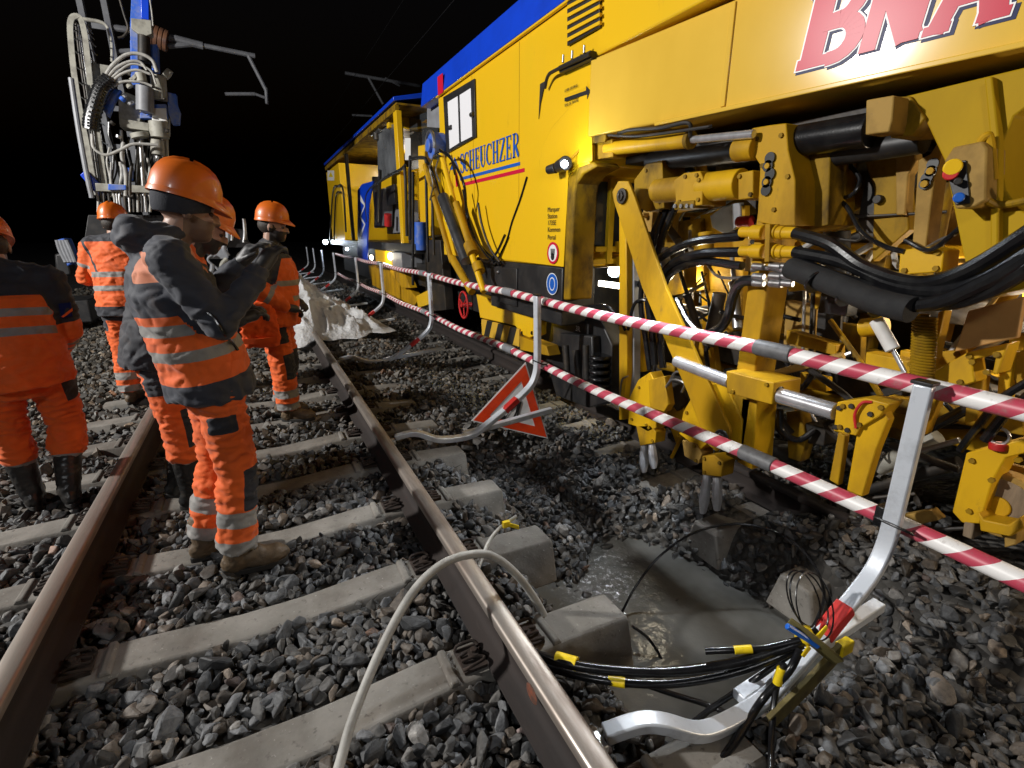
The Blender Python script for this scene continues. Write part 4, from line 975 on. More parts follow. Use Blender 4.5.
# ---- tamping bank under the girder
P = lambda *a, **k: plate(*a, **k)
parts = [
 ('bracket_plate', 2.20, .02, 'yellow_dirty_shaded', [(587,144),(603,123),(606,138),(604,142)]),
 ('cylinder_foot', 2.24, .10, 'yellow_worn', [(590,144),(612,139),(613,157),(591,160)]),
 ('pivot_arm', 2.28, .022, 'yellow_worn', [(612,192),(618,181),(628,181),(634,196),(666,288),(713,392),(730,430),(728,446),(716,452),(706,443),(687,392),(642,288),(614,203)]),
 ('guide_post', 2.40, .10, 'yellow_gear', [(619,200),(626,200),(627,370),(622,420),(619,420)]),
 ('guide_post', 2.45, .06, 'grey', [(628,220),(634,232),(634,400),(629,400)]),
 ('guide_post', 2.55, .08, 'yellow_gear', [(637,250),(643,262),(643,372),(638,372)]),
 ('cross_beam', 2.62, .10, 'yellow_worn', [(594,243),(622,241),(622,252),(594,256)]),
 ('cross_beam', 2.62, .10, 'yellow_worn', [(594,259),(622,256),(622,266),(594,268)]),
 ('hub_block', 2.42, .30, 'yellow_dirty_shaded', [(634,180),(646,164),(662,160),(664,208),(646,212),(634,205)]),
 ('collar', 2.27, .18, 'yellow_worn', [(674,180),(684,173),(700,171),(703,178),(702,205),(676,208)]),
 ('bolt_row', 2.26, .12, 'yellow_dirty_shaded', [(674,202),(694,200),(694,208),(674,210)]),
 ('end_block', 2.29, .16, 'yellow_worn', [(738,173),(753,170),(753,198),(738,200)]),
 ('column_head', 2.31, .22, 'yellow_worn', [(746,140),(752,128),(770,125),(786,123),(788,150),(795,180),(795,226),(776,226),(757,222),(760,165),(754,156)]),
 ('side_cheek', 2.45, .20, 'yellow_dirty_shaded', [(790,135),(805,128),(830,155),(828,225),(800,232)]),
 ('rear_plate', 2.75, .05, 'yellow_dirty_shaded', [(795,140),(872,128),(880,200),(838,215),(795,232)]),
 ('rear_plate', 2.65, .06, 'yellow_dirty_shaded', [(864,160),(905,148),(909,230),(872,262),(874,190)]),
 ('hanger_block', 2.20, .10, 'tan', [(866,100),(894,95),(892,120),(889,132),(865,135)]),
 ('hanger_side', 2.31, .16, 'yellow_dirty_shaded', [(894,97),(910,96),(925,118),(912,136),(890,138)]),
 ('lever_plate', 2.46, .09, 'tan', [(911,258),(918,160),(930,154),(937,143),(942,152),(935,176),(926,248)]),
 ('lever_plate', 2.62, .06, 'tan', [(895,152),(914,148),(916,160),(908,175),(905,215),(896,215)]),
 ('slide_block', 2.42, .12, 'yellow_gear', [(900,250),(928,247),(944,250),(942,272),(898,275)]),
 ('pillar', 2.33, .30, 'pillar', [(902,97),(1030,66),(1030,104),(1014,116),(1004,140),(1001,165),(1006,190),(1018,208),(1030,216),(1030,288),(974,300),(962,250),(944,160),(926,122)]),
 ('recess_shade_plate', 2.66, .02, 'black', [(996,104),(1045,96),(1045,224),(996,224)]),  # black plate painted as the shade inside the pillar's opening
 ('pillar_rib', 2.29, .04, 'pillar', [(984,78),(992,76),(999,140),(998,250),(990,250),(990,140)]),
 ('brown_panel', 2.40, .03, 'brown_sheet', [(968,311),(1024,296),(1017,338),(954,352)]),
 ('panel_stay', 2.44, .06, 'yellow_gear', [(938,312),(945,310),(934,360),(929,360)]),
 ('frame_rail', 2.50, .08, 'yellow_gear', [(866,352),(915,362),(928,372),(925,380),(900,379),(864,371)]),
 ('frame_rail', 2.46, .10, 'yellow_gear', [(928,374),(968,352),(1008,343),(1006,350),(998,374),(992,374),(996,354),(972,360),(975,382),(955,388),(930,382)]),
 ('mount_plate', 2.60, .05, 'yellow_worn', [(927,360),(938,352),(962,350),(962,378),(940,381)]),
 ('cross_sleeve', 2.22, .20, 'yellow_worn', [(726,371),(774,383),(772,405),(727,393)]),
 ('lower_column', 2.34, .16, 'yellow_gear', [(742,398),(757,400),(752,470),(737,462)]),
 ('rocker', 2.36, .10, 'yellow_gear', [(628,424),(629,398),(638,380),(650,372),(656,384),(656,428),(648,432),(641,428)]),
 ('rocker_arm', 2.33, .06, 'yellow_worn', [(648,380),(664,376),(668,405),(664,412),(650,408)]),
 ('rocker', 2.35, .12, 'yellow_gear', [(679,434),(683,412),(694,393),(706,380),(713,392),(711,440),(700,450)]),
 ('rocker_arm', 2.33, .08, 'yellow_gear', [(712,384),(724,380),(742,420),(740,448),(722,448),(712,430)]),
 ('tine_holder', 2.36, .09, 'yellow_worn', [(636,426),(650,425),(656,432),(655,443),(640,446)]),
 ('tine_holder', 2.34, .10, 'tan', [(682,440),(696,444),(702,454),(698,464),(684,456)]),
 ('tine_holder', 2.33, .10, 'yellow_worn', [(702,456),(714,455),(723,462),(721,477),(702,475)]),
 ('bolt_bracket', 2.24, .10, 'yellow_gear', [(837,402),(866,398),(890,404),(880,416),(860,428),(856,436),(833,431)]),
 ('fork_leg', 2.26, .05, 'yellow_gear', [(858,410),(882,406),(888,420),(876,450),(862,497),(846,493),(856,436)]),
 ('fork_leg', 2.42, .04, 'yellow_worn', [(838,432),(845,436),(838,486),(829,480)]),
 ('wheel_fork', 2.50, .12, 'yellow_gear', [(966,453),(1030,437),(1030,452),(1006,458),(993,480),(980,524),(962,523),(952,512)]),
 ('wheel_guard', 2.46, .10, 'yellow_worn', [(978,512),(984,520),(1008,525),(1020,517),(1024,527),(1010,537),(980,531)]),
 ('clutter_plate', 2.90, .05, 'yellow_dirty_shaded', [(655,225),(700,218),(705,290),(660,298)]),
 ('clutter_plate', 2.95, .05, 'yellow_worn', [(700,215),(745,205),(742,330),(702,338)]),
 ('clutter_plate', 2.85, .05, 'yellow_worn', [(657,345),(712,338),(720,395),(690,392),(662,402)]),
 ('clutter_plate', 2.9, .05, 'tan', [(786,300),(815,305),(812,365),(782,362)]),
 ('clutter_plate', 2.8, .05, 'yellow_gear', [(786,265),(803,258),(806,290),(788,292)]),
 ('clutter_plate', 2.8, .05, 'yellow_gear', [(808,292),(824,288),(830,306),(812,310)]),
 ('clutter_plate', 3.0, .05, 'yellow_dirty_shaded', [(820,320),(862,326),(860,372),(818,364)]),
 ('recess_shade_plate', 2.9, .02, 'dark', [(818,300),(842,304),(838,372),(814,366)]),  # dark plate standing in for the shade of a deeper gap
]
for nm, X, t, mt, px in parts: plate(nm, X, t, mt, px, mac, .005)
colm = MB(); colm.box2((2.34,1.655,.30),(2.50,1.765,1.62)); colm.build('column', 'yellow_worn', mac, .006)
# cylinders and shafts
for nm, X, mt, a, b, r in [
 ('hydraulic_cylinder', 2.27, 'yellow_gear', (607,149), (690,140), .040), ('piston_rod', 2.27, 'chrome', (690,140), (754,134), .020), ('cylinder_cap', 2.27, 'yellow_dirty_shaded', (688,140.3), (692,139.8), .046),
 ('shaft', 2.50, 'black', (650,162), (752,150), .055), ('barrel', 2.34, 'yellow_worn', (657,191), (705,187), .068), ('barrel', 2.34, 'yellow_gear', (703,187.5), (742,184), .074),
 ('shaft', 2.42, 'black', (742,148), (800,141), .060), ('shaft', 2.42, 'rubber', (798,141), (872,130), .068), ('shaft', 2.50, 'black', (800,160), (925,140), .05),
 ('clamp_hub', 2.32, 'yellow_worn', (737,150), (757,148), .055),
 ('guide_rod', 2.27, 'chrome', (676,361), (730,382), .034), ('guide_rod', 2.27, 'chrome', (774,394), (836,412), .038), ('rod_seal', 2.27, 'rubber', (770,392), (779,395.5), .046),
 ('hub', 2.70, 'yellow_dirty_shaded', (822,184), (836,183), .06), ('drum', 2.75, 'yellow_gear', (862,328), (886,325), .045),
 ('air_cylinder', 2.36, 'white', (876,320), (893,350), .026), ('piston_rod', 2.36, 'chrome', (892,348), (905,373), .009),
 ('drive_shaft', 2.85, 'beige', (878,468), (938,436), .040), ('drive_shaft', 2.85, 'black', (862,478), (880,467), .026),
 ('pipe', 2.9, 'steel', (803,355), (806,250), .010), ('pipe', 2.8, 'dark', (815,250), (810,372), .012), ('pipe', 2.9, 'steel', (690,230), (692,300), .014),
 ('pipe', 2.75, 'black', (838,232), (836,312), .055), ('pipe', 2.75, 'steel', (660,300), (735,318), .012),
 ('valve_body', 2.60, 'yellow_worn', (706,232), (706,262), .045), ('valve_body', 2.62, 'yellow_worn', (690,262), (690,288), .04), ('cylinder_low', 2.5, 'beige', (664,248), (668,280), .03),
 ]: bar(nm, X, mt, a, b, r, mac)
for x, y in ((622,196), (722,438)):
    bar('pivot_pin', 2.27, 'steel', (x, y), (x+.3, y), .034, mac); c = at(x, y, X=2.27)
    m_ = MB(); m_.cyl(c-Vector((.02,0,0)), c+Vector((.02,0,0)), .030, 6); m_.cyl(c-Vector((.008,0,0)), c, .048, 20); m_.build('pivot_nut', 'dark', mac, .003)
for x, y in ((840,408),(852,406),(836,427),(848,430),(871,414)):
    c = at(x, y, X=2.24); m_ = MB(); m_.cyl(c-Vector((.010,0,0)), c+Vector((.01,0,0)), .011, 6); m_.build('bolt', 'dark', mac)
for x in (676,682,688,693): 
    c = at(x, 206, X=2.26); m_ = MB(); m_.cyl(c-Vector((.012,0,.0)), c, .012, 6); m_.build('bolt', 'steel', mac)
# slotted chain plates
for cx, cy, X, pts in ((0,0,2.302,((770,158),(768,166),(770,174),(767,182),(766,190))), (0,0,2.452,((933,164),(931,171),(927,178),(925,184)))):
    m_ = MB()
    for (x, y) in pts: c = at(x, y, X=X); m_.cyl(c-Vector((.004,0,0)), c+Vector((.004,0,0)), .026 if X < 2.4 else .020, 14)
    m_.build('slot_plate', 'sticker_black', mac)
    for (x, y) in pts[1::2]:
        c = at(x, y, X=X-.005); n_ = MB(); n_.cyl(c-Vector((.01,0,0)), c, .013, 8); n_.build('slot_pin', 'yellow_worn', mac)
# tines
for x0, y0, x1, y1 in ((644,444,644,472),(652,443,654,468),(707,474,703,513),(717,476,717,510)):
    a, b = at(x0, y0, X=2.40), at(x1, y1, X=2.38); m_ = MB()
    m_.loft([[p+Vector((sx*w_, sy*d_, 0)) for sx, sy in ((-1,-.4),(-.4,-1),(.4,-1),(1,-.4),(1,.4),(.4,1),(-.4,1),(-1,.4))] for p, w_, d_ in ((a,.020,.020),(a.lerp(b,.3),.030,.026),(a.lerp(b,.7),.034,.026),(b,.022,.014))])
    m_.build('tamping_tine', 'tine', mac, .003)
# hoses
HO = [
 ('rubber', .024, [(640,285,2.5),(655,262,2.4),(690,243,2.32),(742,236,2.29)]), ('rubber', .026, [(795,233,2.28),(830,244,2.26),(866,268,2.24),(918,283,2.2),(968,270,2.16),(1040,226,2.1)]),
 ('rubber', .026, [(652,290,2.5),(672,264,2.4),(700,254,2.32),(742,252,2.29)]), ('rubber', .026, [(795,252,2.28),(842,262,2.26),(892,284,2.22),(940,291,2.18),(985,280,2.15),(1040,248,2.1)]),
 ('rubber', .022, [(742,266,2.29),(700,262,2.34),(670,275,2.42),(655,310,2.5)]), ('rubber', .026, [(795,262,2.27),(850,282,2.24),(930,303,2.19),(985,292,2.15),(1040,260,2.1)]),
 ('rubber', .024, [(795,270,2.25),(830,284,2.22),(880,302,2.18),(930,304,2.15),(990,280,2.12),(1040,250,2.1)]),
 ('rubber', .026, [(764,281,2.30),(742,282,2.30),(733,296,2.32),(728,316,2.33),(718,330,2.34),(702,334,2.35),(689,324,2.36),(676,300,2.4)]),
 ('rubber', .024, [(668,205,2.5),(656,240,2.46),(648,290,2.44),(652,330,2.42),(655,365,2.40)]), ('rubber', .024, [(676,205,2.5),(662,240,2.48),(654,290,2.46),(660,330,2.44),(663,368,2.42)]),
 ('rubber', .020, [(662,212,2.5),(648,250,2.46),(641,300,2.44),(646,340,2.42),(650,370,2.4)]),
 ('steel', .008, [(708,265,2.42),(716,275,2.4),(728,278,2.36),(760,276,2.3)]), ('steel', .012, [(752,270,2.3),(764,268,2.29),(795,272,2.26)]),
 ('dark', .010, [(618,134,2.23),(630,130,2.2),(660,128,2.2),(688,123,2.22),(690,137,2.25)]), ('dark', .008, [(606,135,2.22),(640,136,2.2),(700,128,2.22),(712,126,2.24)]),
 ('rubber', .010, [(825,195,2.6),(845,205,2.55),(862,232,2.5),(884,246,2.45),(905,252,2.42)]), ('rubber', .010, [(850,165,2.6),(860,180,2.58),(850,196,2.56),(828,198,2.6)]),
 ('steel', .006, [(926,248,2.44),(940,240,2.4),(956,234,2.36)]), ('rubber', .009, [(905,240,2.42),(930,250,2.4),(960,228,2.35)]),
 ('rubber', .012, [(628,330,2.4),(634,305,2.4),(645,300,2.42),(652,310,2.44)]), ('steel', .006, [(642,300,2.42),(650,297,2.4),(662,302,2.4),(668,312,2.4)]),
 ('rubber', .010, [(560,312,2.25),(600,305,2.2),(618,316,2.22),(625,330,2.3)]), ('steel', .006, [(620,395,2.4),(622,380,2.38),(628,376,2.38)]),
 ('steel', .007, [(668,385,2.34),(676,372,2.32),(690,376,2.32),(692,385,2.33)]), ('steel', .007, [(664,390,2.34),(672,380,2.33),(684,383,2.33),(682,392,2.34)]),
 ('rubber', .016, [(780,410,2.5),(782,430,2.52),(798,440,2.55),(815,430,2.6)]), ('rubber', .014, [(1030,380,2.5),(1000,400,2.5),(975,430,2.52),(960,450,2.55)]), ('rubber', .018, [(1030,395,2.45),(1005,415,2.48),(985,440,2.5)]),
 ('yellow_worn', .012, [(586,265,2.45),(584,240,2.44),(590,205,2.42),(598,180,2.4)]),
 ('rubber', .012, [(720,312,2.5),(745,318,2.6),(770,314,2.7),(800,320,2.7)]), ('dark', .008, [(740,345,2.6),(760,300,2.65),(775,290,2.7)]),
]
for mt, r, pts in HO: hose('hydraulic_hose' if r > .011 else 'thin_pipe', mt, pts, r, mac)
slv = hose('hose_sleeve', 'sleeve', [(791,268,2.24),(812,276,2.21),(838,286,2.18),(862,296,2.16),(886,304,2.15),(912,310,2.14)], .046, mac, 14)
for a, b in (((818,272),(814,292)),((850,286),(845,304)),((884,298),(878,314))):
    m_ = MB(); c = at((a[0]+b[0])/2, (a[1]+b[1])/2, X=2.185); d = at(b[0]+14, b[1]-9, X=2.17)-at(a[0], a[1], X=2.185); d = Vector((-.02,-.1,-.045)); m_.cyl(c-d*.05, c+d*.05, .050, 14); m_.build('cable_tie', 'rubber', slv)
# hose fittings on the column
for y in (232, 251):
    for x0, x1, r in ((741,752,.026),(752,764,.034),(770,778,.036),(778,784,.030),(784,796,.027)): bar('hose_fitting', 2.285, 'yellow_gear', (x0, y+(x0-741)*.02), (x1, y+(x1-741)*.02), r, mac)
for y in (266, 276, 283):
    for x0, x1, r in ((753,764,.016),(770,782,.020),(782,793,.016)): bar('hose_fitting', 2.275, 'steel', (x0, y), (x1, y+1), r, mac)
plate('fitting_plate', 2.24, .09, 'yellow_worn', [(765,224),(770,224),(769,262),(764,262)], mac, .003)
# rear control box with knobs
plate('control_box', 2.22, .13, 'tan', [(944,161),(953,147),(982,141),(987,148),(986,200),(974,207),(955,209)], mac, .006)
plate('control_panel', 2.212, .006, 'black', [(944,163),(966,160),(970,203),(955,205)], mac, .002)
for x, y, r, mt in ((953,168,.026,'yellow'),(951,174,.022,'red'),(958,182,.012,'dark'),(959,198,.016,'sticker_blue')):
    c = at(x, y, X=2.21); m_ = MB(); m_.cyl(c-Vector((.03,.012,0)), c, r, 18, r*.9); m_.build('knob', mt, mac, .004)
hose('box_guard', 'yellow_dirty_shaded', [(986,200,2.25),(1000,205,2.3),(1030,200,2.3)], .012, mac); hose('box_guard', 'yellow_worn', [(980,142,2.25),(986,136,2.25),(990,140,2.26),(994,180,2.28)], .012, mac)
# spring
sp_ = MB(); a, b = at(925, 316, X=2.40), at(922, 380, X=2.40); n_ = 22*12
sp_.tube([a.lerp(b, i/n_)+Vector((cos(2*pi*i/12), sin(2*pi*i/12), 0))*.036 for i in range(n_+1)], .0055, 6, 0); sp_.build('coil_spring', 'yellow_dirty_shaded', mac)
# feeler wheel
c = at(1003, 504, X=2.60); m_ = MB()
for rr, xa, xb in ((.128,-.03,.05),(.15,.05,.075)): m_.cyl(c+Vector((xa,0,0)), c+Vector((xb,0,0)), rr, 36)
wh = m_.build('guide_wheel', 'tan', mac, .006)
m_ = MB(); m_.cyl(c+Vector((-.04,0,0)), c+Vector((-.028,0,0)), .112, 36, .104); m_.build('wheel_face', 'wood', wh, .004)
m_ = MB(); m_.cyl(c+Vector((-.05,0,0)), c+Vector((-.02,0,0)), .04, 20); m_.build('wheel_hub', 'yellow_worn', wh, .004)
rg = MB(); cc_ = at(999, 436, X=2.5); rg.tube([cc_+Vector((0,.03*cos(t),.03*sin(t))) for t in np.linspace(0, 2*pi, 17)], .006, 6, 0); rg.build('shackle_ring', 'steel', mac)
bar('red_cap', 2.5, 'red', (998,450), (999,443), .028, mac); hose('red_strap', 'red', [(872,402,2.24),(862,403,2.225),(855,414,2.225),(856,428,2.235)], .006, mac)
bar('red_valve', 2.62, 'red', (738,222), (752,221), .030, mac)
# inner dark structure
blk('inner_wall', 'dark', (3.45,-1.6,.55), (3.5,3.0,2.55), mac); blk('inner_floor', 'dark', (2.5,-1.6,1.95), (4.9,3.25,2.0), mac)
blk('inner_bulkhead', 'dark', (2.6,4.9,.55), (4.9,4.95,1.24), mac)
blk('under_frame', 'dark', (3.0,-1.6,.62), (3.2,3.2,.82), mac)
r_ = random.Random(4)
for i in range(46):
    X = r_.uniform(2.65, 3.3); y_ = r_.uniform(.75, 3.1); z_ = r_.uniform(.45, 1.8)
    k = r_.random(); mt = r_.choice(['yellow_dirty_shaded','yellow_worn','dark','steel','tan','black','yellow_dirty_shaded','rubber'])
    m_ = MB(); c = Vector((X, y_, z_))
    if k < .35: m_.cyl(c, c+Vector((0, r_.uniform(-.1,.1), r_.uniform(.15,.45))), r_.uniform(.015,.05), 14); nm = 'inner_cylinder'
    elif k < .65: m_.box(c, (r_.uniform(.05,.12), r_.uniform(.05,.22), r_.uniform(.05,.3))); m_.cyl(c-Vector((.08,0,0)), c, .02, 8); nm = 'inner_block'
    else: m_.tube([c, c+Vector((-.05, r_.uniform(-.15,.15), .1)), c+Vector((-.1, r_.uniform(-.3,.3), r_.uniform(.1,.3))), c+Vector((0, r_.uniform(-.4,.4), .35))], r_.uniform(.008,.02), 8, 6); nm = 'inner_hose'
    m_.build(nm, mt, mac, .003 if k < .65 else 0)
# rear lattice of frames, seen between the front members
for k, (y_, w_) in enumerate(((.55,.10),(.95,.07),(1.28,.12),(1.62,.08),(2.05,.12),(2.38,.07),(2.72,.10),(3.02,.08))): blk('rear_post', ('yellow_dirty_shaded','yellow_worn','tan')[k%3], (3.22+.03*(k%2),y_,.38), (3.36,y_+w_,1.95), mac, .006)
for k, (z_, h_) in enumerate(((.46,.10),(.78,.07),(1.06,.12),(1.38,.06),(1.62,.10))): blk('rear_beam', ('yellow_worn','yellow_dirty_shaded','dark')[k%3], (3.16,.3,z_), (3.26+.02*(k%2),3.15,z_+h_), mac, .006)
for k in range(60):
    y_ = r_.uniform(.55, 3.1); z_ = r_.uniform(.35, 1.9); X = r_.uniform(2.55, 3.12); t_ = r_.random(); m_ = MB(); c = Vector((X, y_, z_)); mt = r_.choice(['yellow_worn','yellow_gear','yellow_dirty_shaded','dark','steel','tan','black','rubber','yellow_worn','grey'])
    if t_ < .3:
        n_ = r_.choice([5,6,7]); R0 = r_.uniform(.05,.13); a0 = r_.random()*6
        m_.prism([c+Vector((0, R0*cos(a0+2*pi*q/n_)*r_.uniform(.8,1.5), R0*sin(a0+2*pi*q/n_)*r_.uniform(.7,1.3))) for q in range(n_)], (.04,0,0)); m_.build('link_plate', mt, mac, .004)
    elif t_ < .55:
        d = Vector((r_.uniform(-.1,.1), r_.uniform(-.25,.25), r_.uniform(-.3,.3))); R0 = r_.uniform(.018,.04)
        m_.cyl(c, c+d, R0, 14); m_.cyl(c+d, c+d*1.6, R0*.5, 10); m_.cyl(c+d*.96, c+d*1.02, R0*1.2, 14); m_.build('small_cylinder', mt, mac, .002)
    else:
        m_.tube([c, c+Vector((-.06, r_.uniform(-.2,.2), -.12)), c+Vector((-.03, r_.uniform(-.35,.35), r_.uniform(-.3,.1))), c+Vector((.05, r_.uniform(-.5,.5), r_.uniform(-.3,.3)))], r_.choice([.006,.009,.013,.016]), 8, 6); m_.build('inner_hose', r_.choice(['rubber','rubber','dark','steel','hose_grey']), mac)
# legs, brackets and axles low over the ballast
for nm, X, t, mt, px in [('low_frame', 2.72, .08, 'yellow_dirty_shaded', [(660,395),(690,400),(735,425),(735,440),(690,425),(660,412)]), ('low_frame', 2.72, .08, 'yellow_worn', [(786,330),(836,345),(836,356),(786,343)]), ('low_frame', 2.80, .06, 'yellow_worn', [(800,372),(826,378),(826,392),(800,388)]),
  ('swing_arm', 2.55, .08, 'yellow_worn', [(906,380),(930,388),(936,400),(922,436),(908,432),(914,404)]), ('swing_arm', 2.60, .08, 'yellow_dirty_shaded', [(786,412),(800,410),(806,440),(800,462),(788,458)]), ('valve_bank', 2.62, .14, 'dark', [(790,420),(826,428),(824,446),(790,440)]),
  ('spring_plate', 2.62, .05, 'yellow_gear', [(900,350),(912,352),(910,384),(898,382)]), ('hanger', 2.55, .06, 'yellow_worn', [(968,380),(984,376),(978,420),(964,424)]), ('hanger', 2.60, .06, 'yellow_gear', [(1000,356),(1014,352),(1008,400),(996,404)]), ('low_beam', 2.9, .1, 'yellow_dirty_shaded', [(880,396),(1024,420),(1024,436),(880,410)]),
  ('low_plate', 2.7, .05, 'yellow_worn', [(664,412),(682,404),(690,432),(676,444)]), ('scraper', 2.62, .06, 'tan', [(898,516),(930,510),(940,520),(905,528)]), ('shoe', 2.50, .08, 'wood', [(964,520),(974,524),(972,540),(962,536)]), ('shoe', 2.50, .08, 'tan', [(1004,532),(1018,528),(1016,545),(1004,548)])]: plate(nm, X, t, mt, px, mac, .005)
for nm, X, mt, a, b, r in [('axle', 2.9, 'dark', (858,492), (960,462), .03), ('tie_rod', 2.75, 'steel', (905,455), (960,440), .012), ('tie_rod', 2.75, 'dark', (890,445), (960,470), .016), ('low_pipe', 2.7, 'rubber', (905,440), (985,400), .022), ('low_cylinder', 2.6, 'dark', (760,400), (790,436), .04), ('brake_rod', 2.7, 'steel', (800,395), (826,440), .012), ('low_pipe', 2.66, 'yellow_dirty_shaded', (660,365), (720,378), .03), ('motor', 2.7, 'dark', (775,450), (800,454), .06)]: bar(nm, X, mt, a, b, r, mac)
# bolt heads on the front plates
bme = MB(); bme.cyl((-.010,0,0), (.004,0,0), .011, 6); bme = bme.mesh('bolt'); bme.materials.append(MT['yellow_dirty_shaded']); nb = 0
for nm, X, t, mt, px in parts:
    if nm not in ('bolt_bracket','column_head','tine_holder','cross_sleeve','collar','end_block','rocker','slide_block','wheel_fork','frame_rail','hub_block','mount_plate'): continue
    cx = sum(p[0] for p in px)/len(px); cy = sum(p[1] for p in px)/len(px)
    for q in range(r_.randint(0, 1), len(px), r_.choice([1, 2, 2])):
        f = .72; p_ = at(cx+(px[q][0]-cx)*f, cy+(px[q][1]-cy)*f, X=X)
        o = bpy.data.objects.new('bolt', bme); col.objects.link(o); o.location = p_; put(o, mac); nb += 1
# lamps burning inside the machine
def glow(x, y, X, r, mt, ry=1, power=0, c=(1,.95,.85)):
    m_ = MB(); p = at(x, y, X=X); m_.ell(p, (r, r*ry, r), 14, 8); m_.build('lamp_glass', mt, mac)
    b_ = MB(); b_.cyl(p+Vector((r*.4,0,0)), p+Vector((r*.4+.05,0,0)), r*1.2, 16); b_.build('lamp_body', 'black', mac, .004)
    return p
INLAMP = [glow(614, 271, 3.3, .060, 'lamp_cool'), glow(686, 281, 2.95, .045, 'lamp_warm'), glow(634, 288, 3.2, .040, 'lamp_warm'), glow(700, 279, 3.0, .035, 'lamp_warm')]
m_ = MB(); m_.box2(at(598, 286, X=2.9), at(628, 284, X=2.92)); m_.build('tube_lamp', 'lamp_soft', mac, .004)
# ---- bogie
bg_ = MB(); bg_.prism([at(x, y, X=2.42) for x, y in [(552,318),(600,318),(612,345),(610,402),(588,408),(556,396),(546,360)]], (.14,0,0)); bgf = bg_.build('bogie_frame', 'black', mac, .01)
plate('axle_box', 2.34, .08, 'black', [(560,333),(592,336),(594,385),(564,380)], mac, .012)
textmesh('bogie_mark', '3R', at(575.5, 330.5, X=2.405), UY, UZ, .060, 'sticker_white', bgf, .0008)
for i in range(6):
    c = at(600, 357+i*7, X=2.36); m_ = MB(); m_.cyl(c-Vector((0,0,.016)), c+Vector((0,0,.016)), .085, 24, .085); m_.build('spring_coil', 'rubber', mac, .012)
for i, (x0, y0, x1, y1) in enumerate(((566,345,568,378),(576,350,580,388),(586,345,587,380))): bar('damper', 2.33, 'dark', (x0,y0), (x1,y1), .028, mac)
wc = Vector((2.80, 2.95, .43)); m_ = MB(); m_.cyl(wc-Vector((.03,0,0)), wc+Vector((.06,0,0)), .43, 48); m_.cyl(wc+Vector((.06,0,0)), wc+Vector((.085,0,0)), .46, 48); m_.build('wheel', 'dark', mac, .008)
wc = Vector((2.80, 4.75, .43)); m_ = MB(); m_.cyl(wc-Vector((.03,0,0)), wc+Vector((.06,0,0)), .43, 48); m_.cyl(wc+Vector((.06,0,0)), wc+Vector((.085,0,0)), .46, 48); m_.build('wheel', 'dark', mac, .008)
blk('chassis', 'black', (2.55,4.97,.55), (4.7,7.6,1.24), mac, .01)
# ---- arm, handwheel, striped guard left of the body
plate('lifting_plough', 2.26, .10, 'yellow', [(476,294),(492,300),(503,306),(531,312),(537,322),(537,335),(529,338),(522,335),(515,326),(480,318)], mac, .01)
for x in (522, 532): bar('eye_hole', 2.255, 'dark', (x, 333), (x+.3, 333), .018, mac)
plate('striped_guard', 2.24, .03, 'chevron', [(481,319),(519,329),(519,347),(482,335)], mac, .004)
plate('plough_skid', 2.24, .12, 'yellow_worn', [(519,336),(546,346),(549,356),(520,350)], mac, .006)
hw = MB(); c = at(463.5, 305, X=2.2)
hw.tube([c+Vector((0,.135*cos(t),.15*sin(t))) for t in np.linspace(0, 2*pi, 33)], .012, 8, 0)
for k in range(3): t = k*2*pi/3+.4; hw.cyl(c, c+Vector((0,.135*cos(t),.15*sin(t))), .008, 8)
hw.cyl(c-Vector((.03,0,0)), c+Vector((.1,0,0)), .025, 12); hw.build('hand_wheel', 'red', mac)
for nm, X, mt, a, b, r in [('lift_cylinder', 1.98, 'gunmetal', (443,197), (467,261), .062), ('lift_cylinder', 2.02, 'yellow_worn', (456,203), (471,248), .036), ('piston_rod', 2.02, 'yellow', (470,248), (484,292), .032),
  ('arm_tube', 2.08, 'yellow', (441,152), (456,210), .030), ('arm_tube', 2.05, 'yellow_worn', (452,258), (472,292), .040), ('arm_tube', 2.1, 'yellow_dirty_shaded', (428,170), (442,205), .03), ('stay', 2.1, 'yellow_worn', (425,165), (452,262), .03),
  ('clamp_ring', 2.02, 'yellow_worn', (469,244), (473,254), .058), ('clamp_ring', 2.04, 'yellow_worn', (477,264), (480,272), .055), ('post', 2.14, 'black', (413,172), (413,285), .02), ('post', 2.14, 'black', (426,175), (428,262), .018),
  ('post', 2.10, 'dark', (431,165), (434,255), .016), ('blue_tank', 2.3, 'blue_dusty', (420,222), (421,250), .09)]: bar(nm, X, mt, a, b, r, mac)
for mt, r, pts in [('rubber', .014, [(440,150,2.0),(452,160,2.0),(464,185,2.05),(467,215,2.1),(476,240,2.12),(500,265,2.15)]), ('rubber', .012, [(463,190,2.1),(472,230,2.1),(484,252,2.1),(494,262,2.12)]), ('rubber', .012, [(505,235,2.15),(497,252,2.14),(488,262,2.1),(478,258,2.08)]),
  ('dark', .012, [(478,203,2.12),(482,225,2.12),(490,248,2.12),(500,262,2.14)]), ('rubber', .012, [(427,160,2.05),(436,180,2.05),(442,200,2.03),(450,210,2.0)]), ('steel', .010, [(434,155,2.05),(430,168,2.05),(433,185,2.06),(430,200,2.06)]),
  ('steel', .010, [(440,155,2.05),(436,170,2.04),(440,182,2.04)]), ('rubber', .010, [(434,158,2.02),(440,152,2.0),(450,156,2.0),(455,175,2.02)])]: hose('arm_hose', mt, pts, r, mac)
mo = MB(); c = at(435, 146, X=2.1); mo.cyl(c-Vector((.05,0,0)), c+Vector((.1,0,0)), .14, 24); mo.cyl(c-Vector((.09,0,0)), c-Vector((.05,0,0)), .07, 18); mm_ = mo.build('winch_motor', 'blue_dusty', mac, .008)
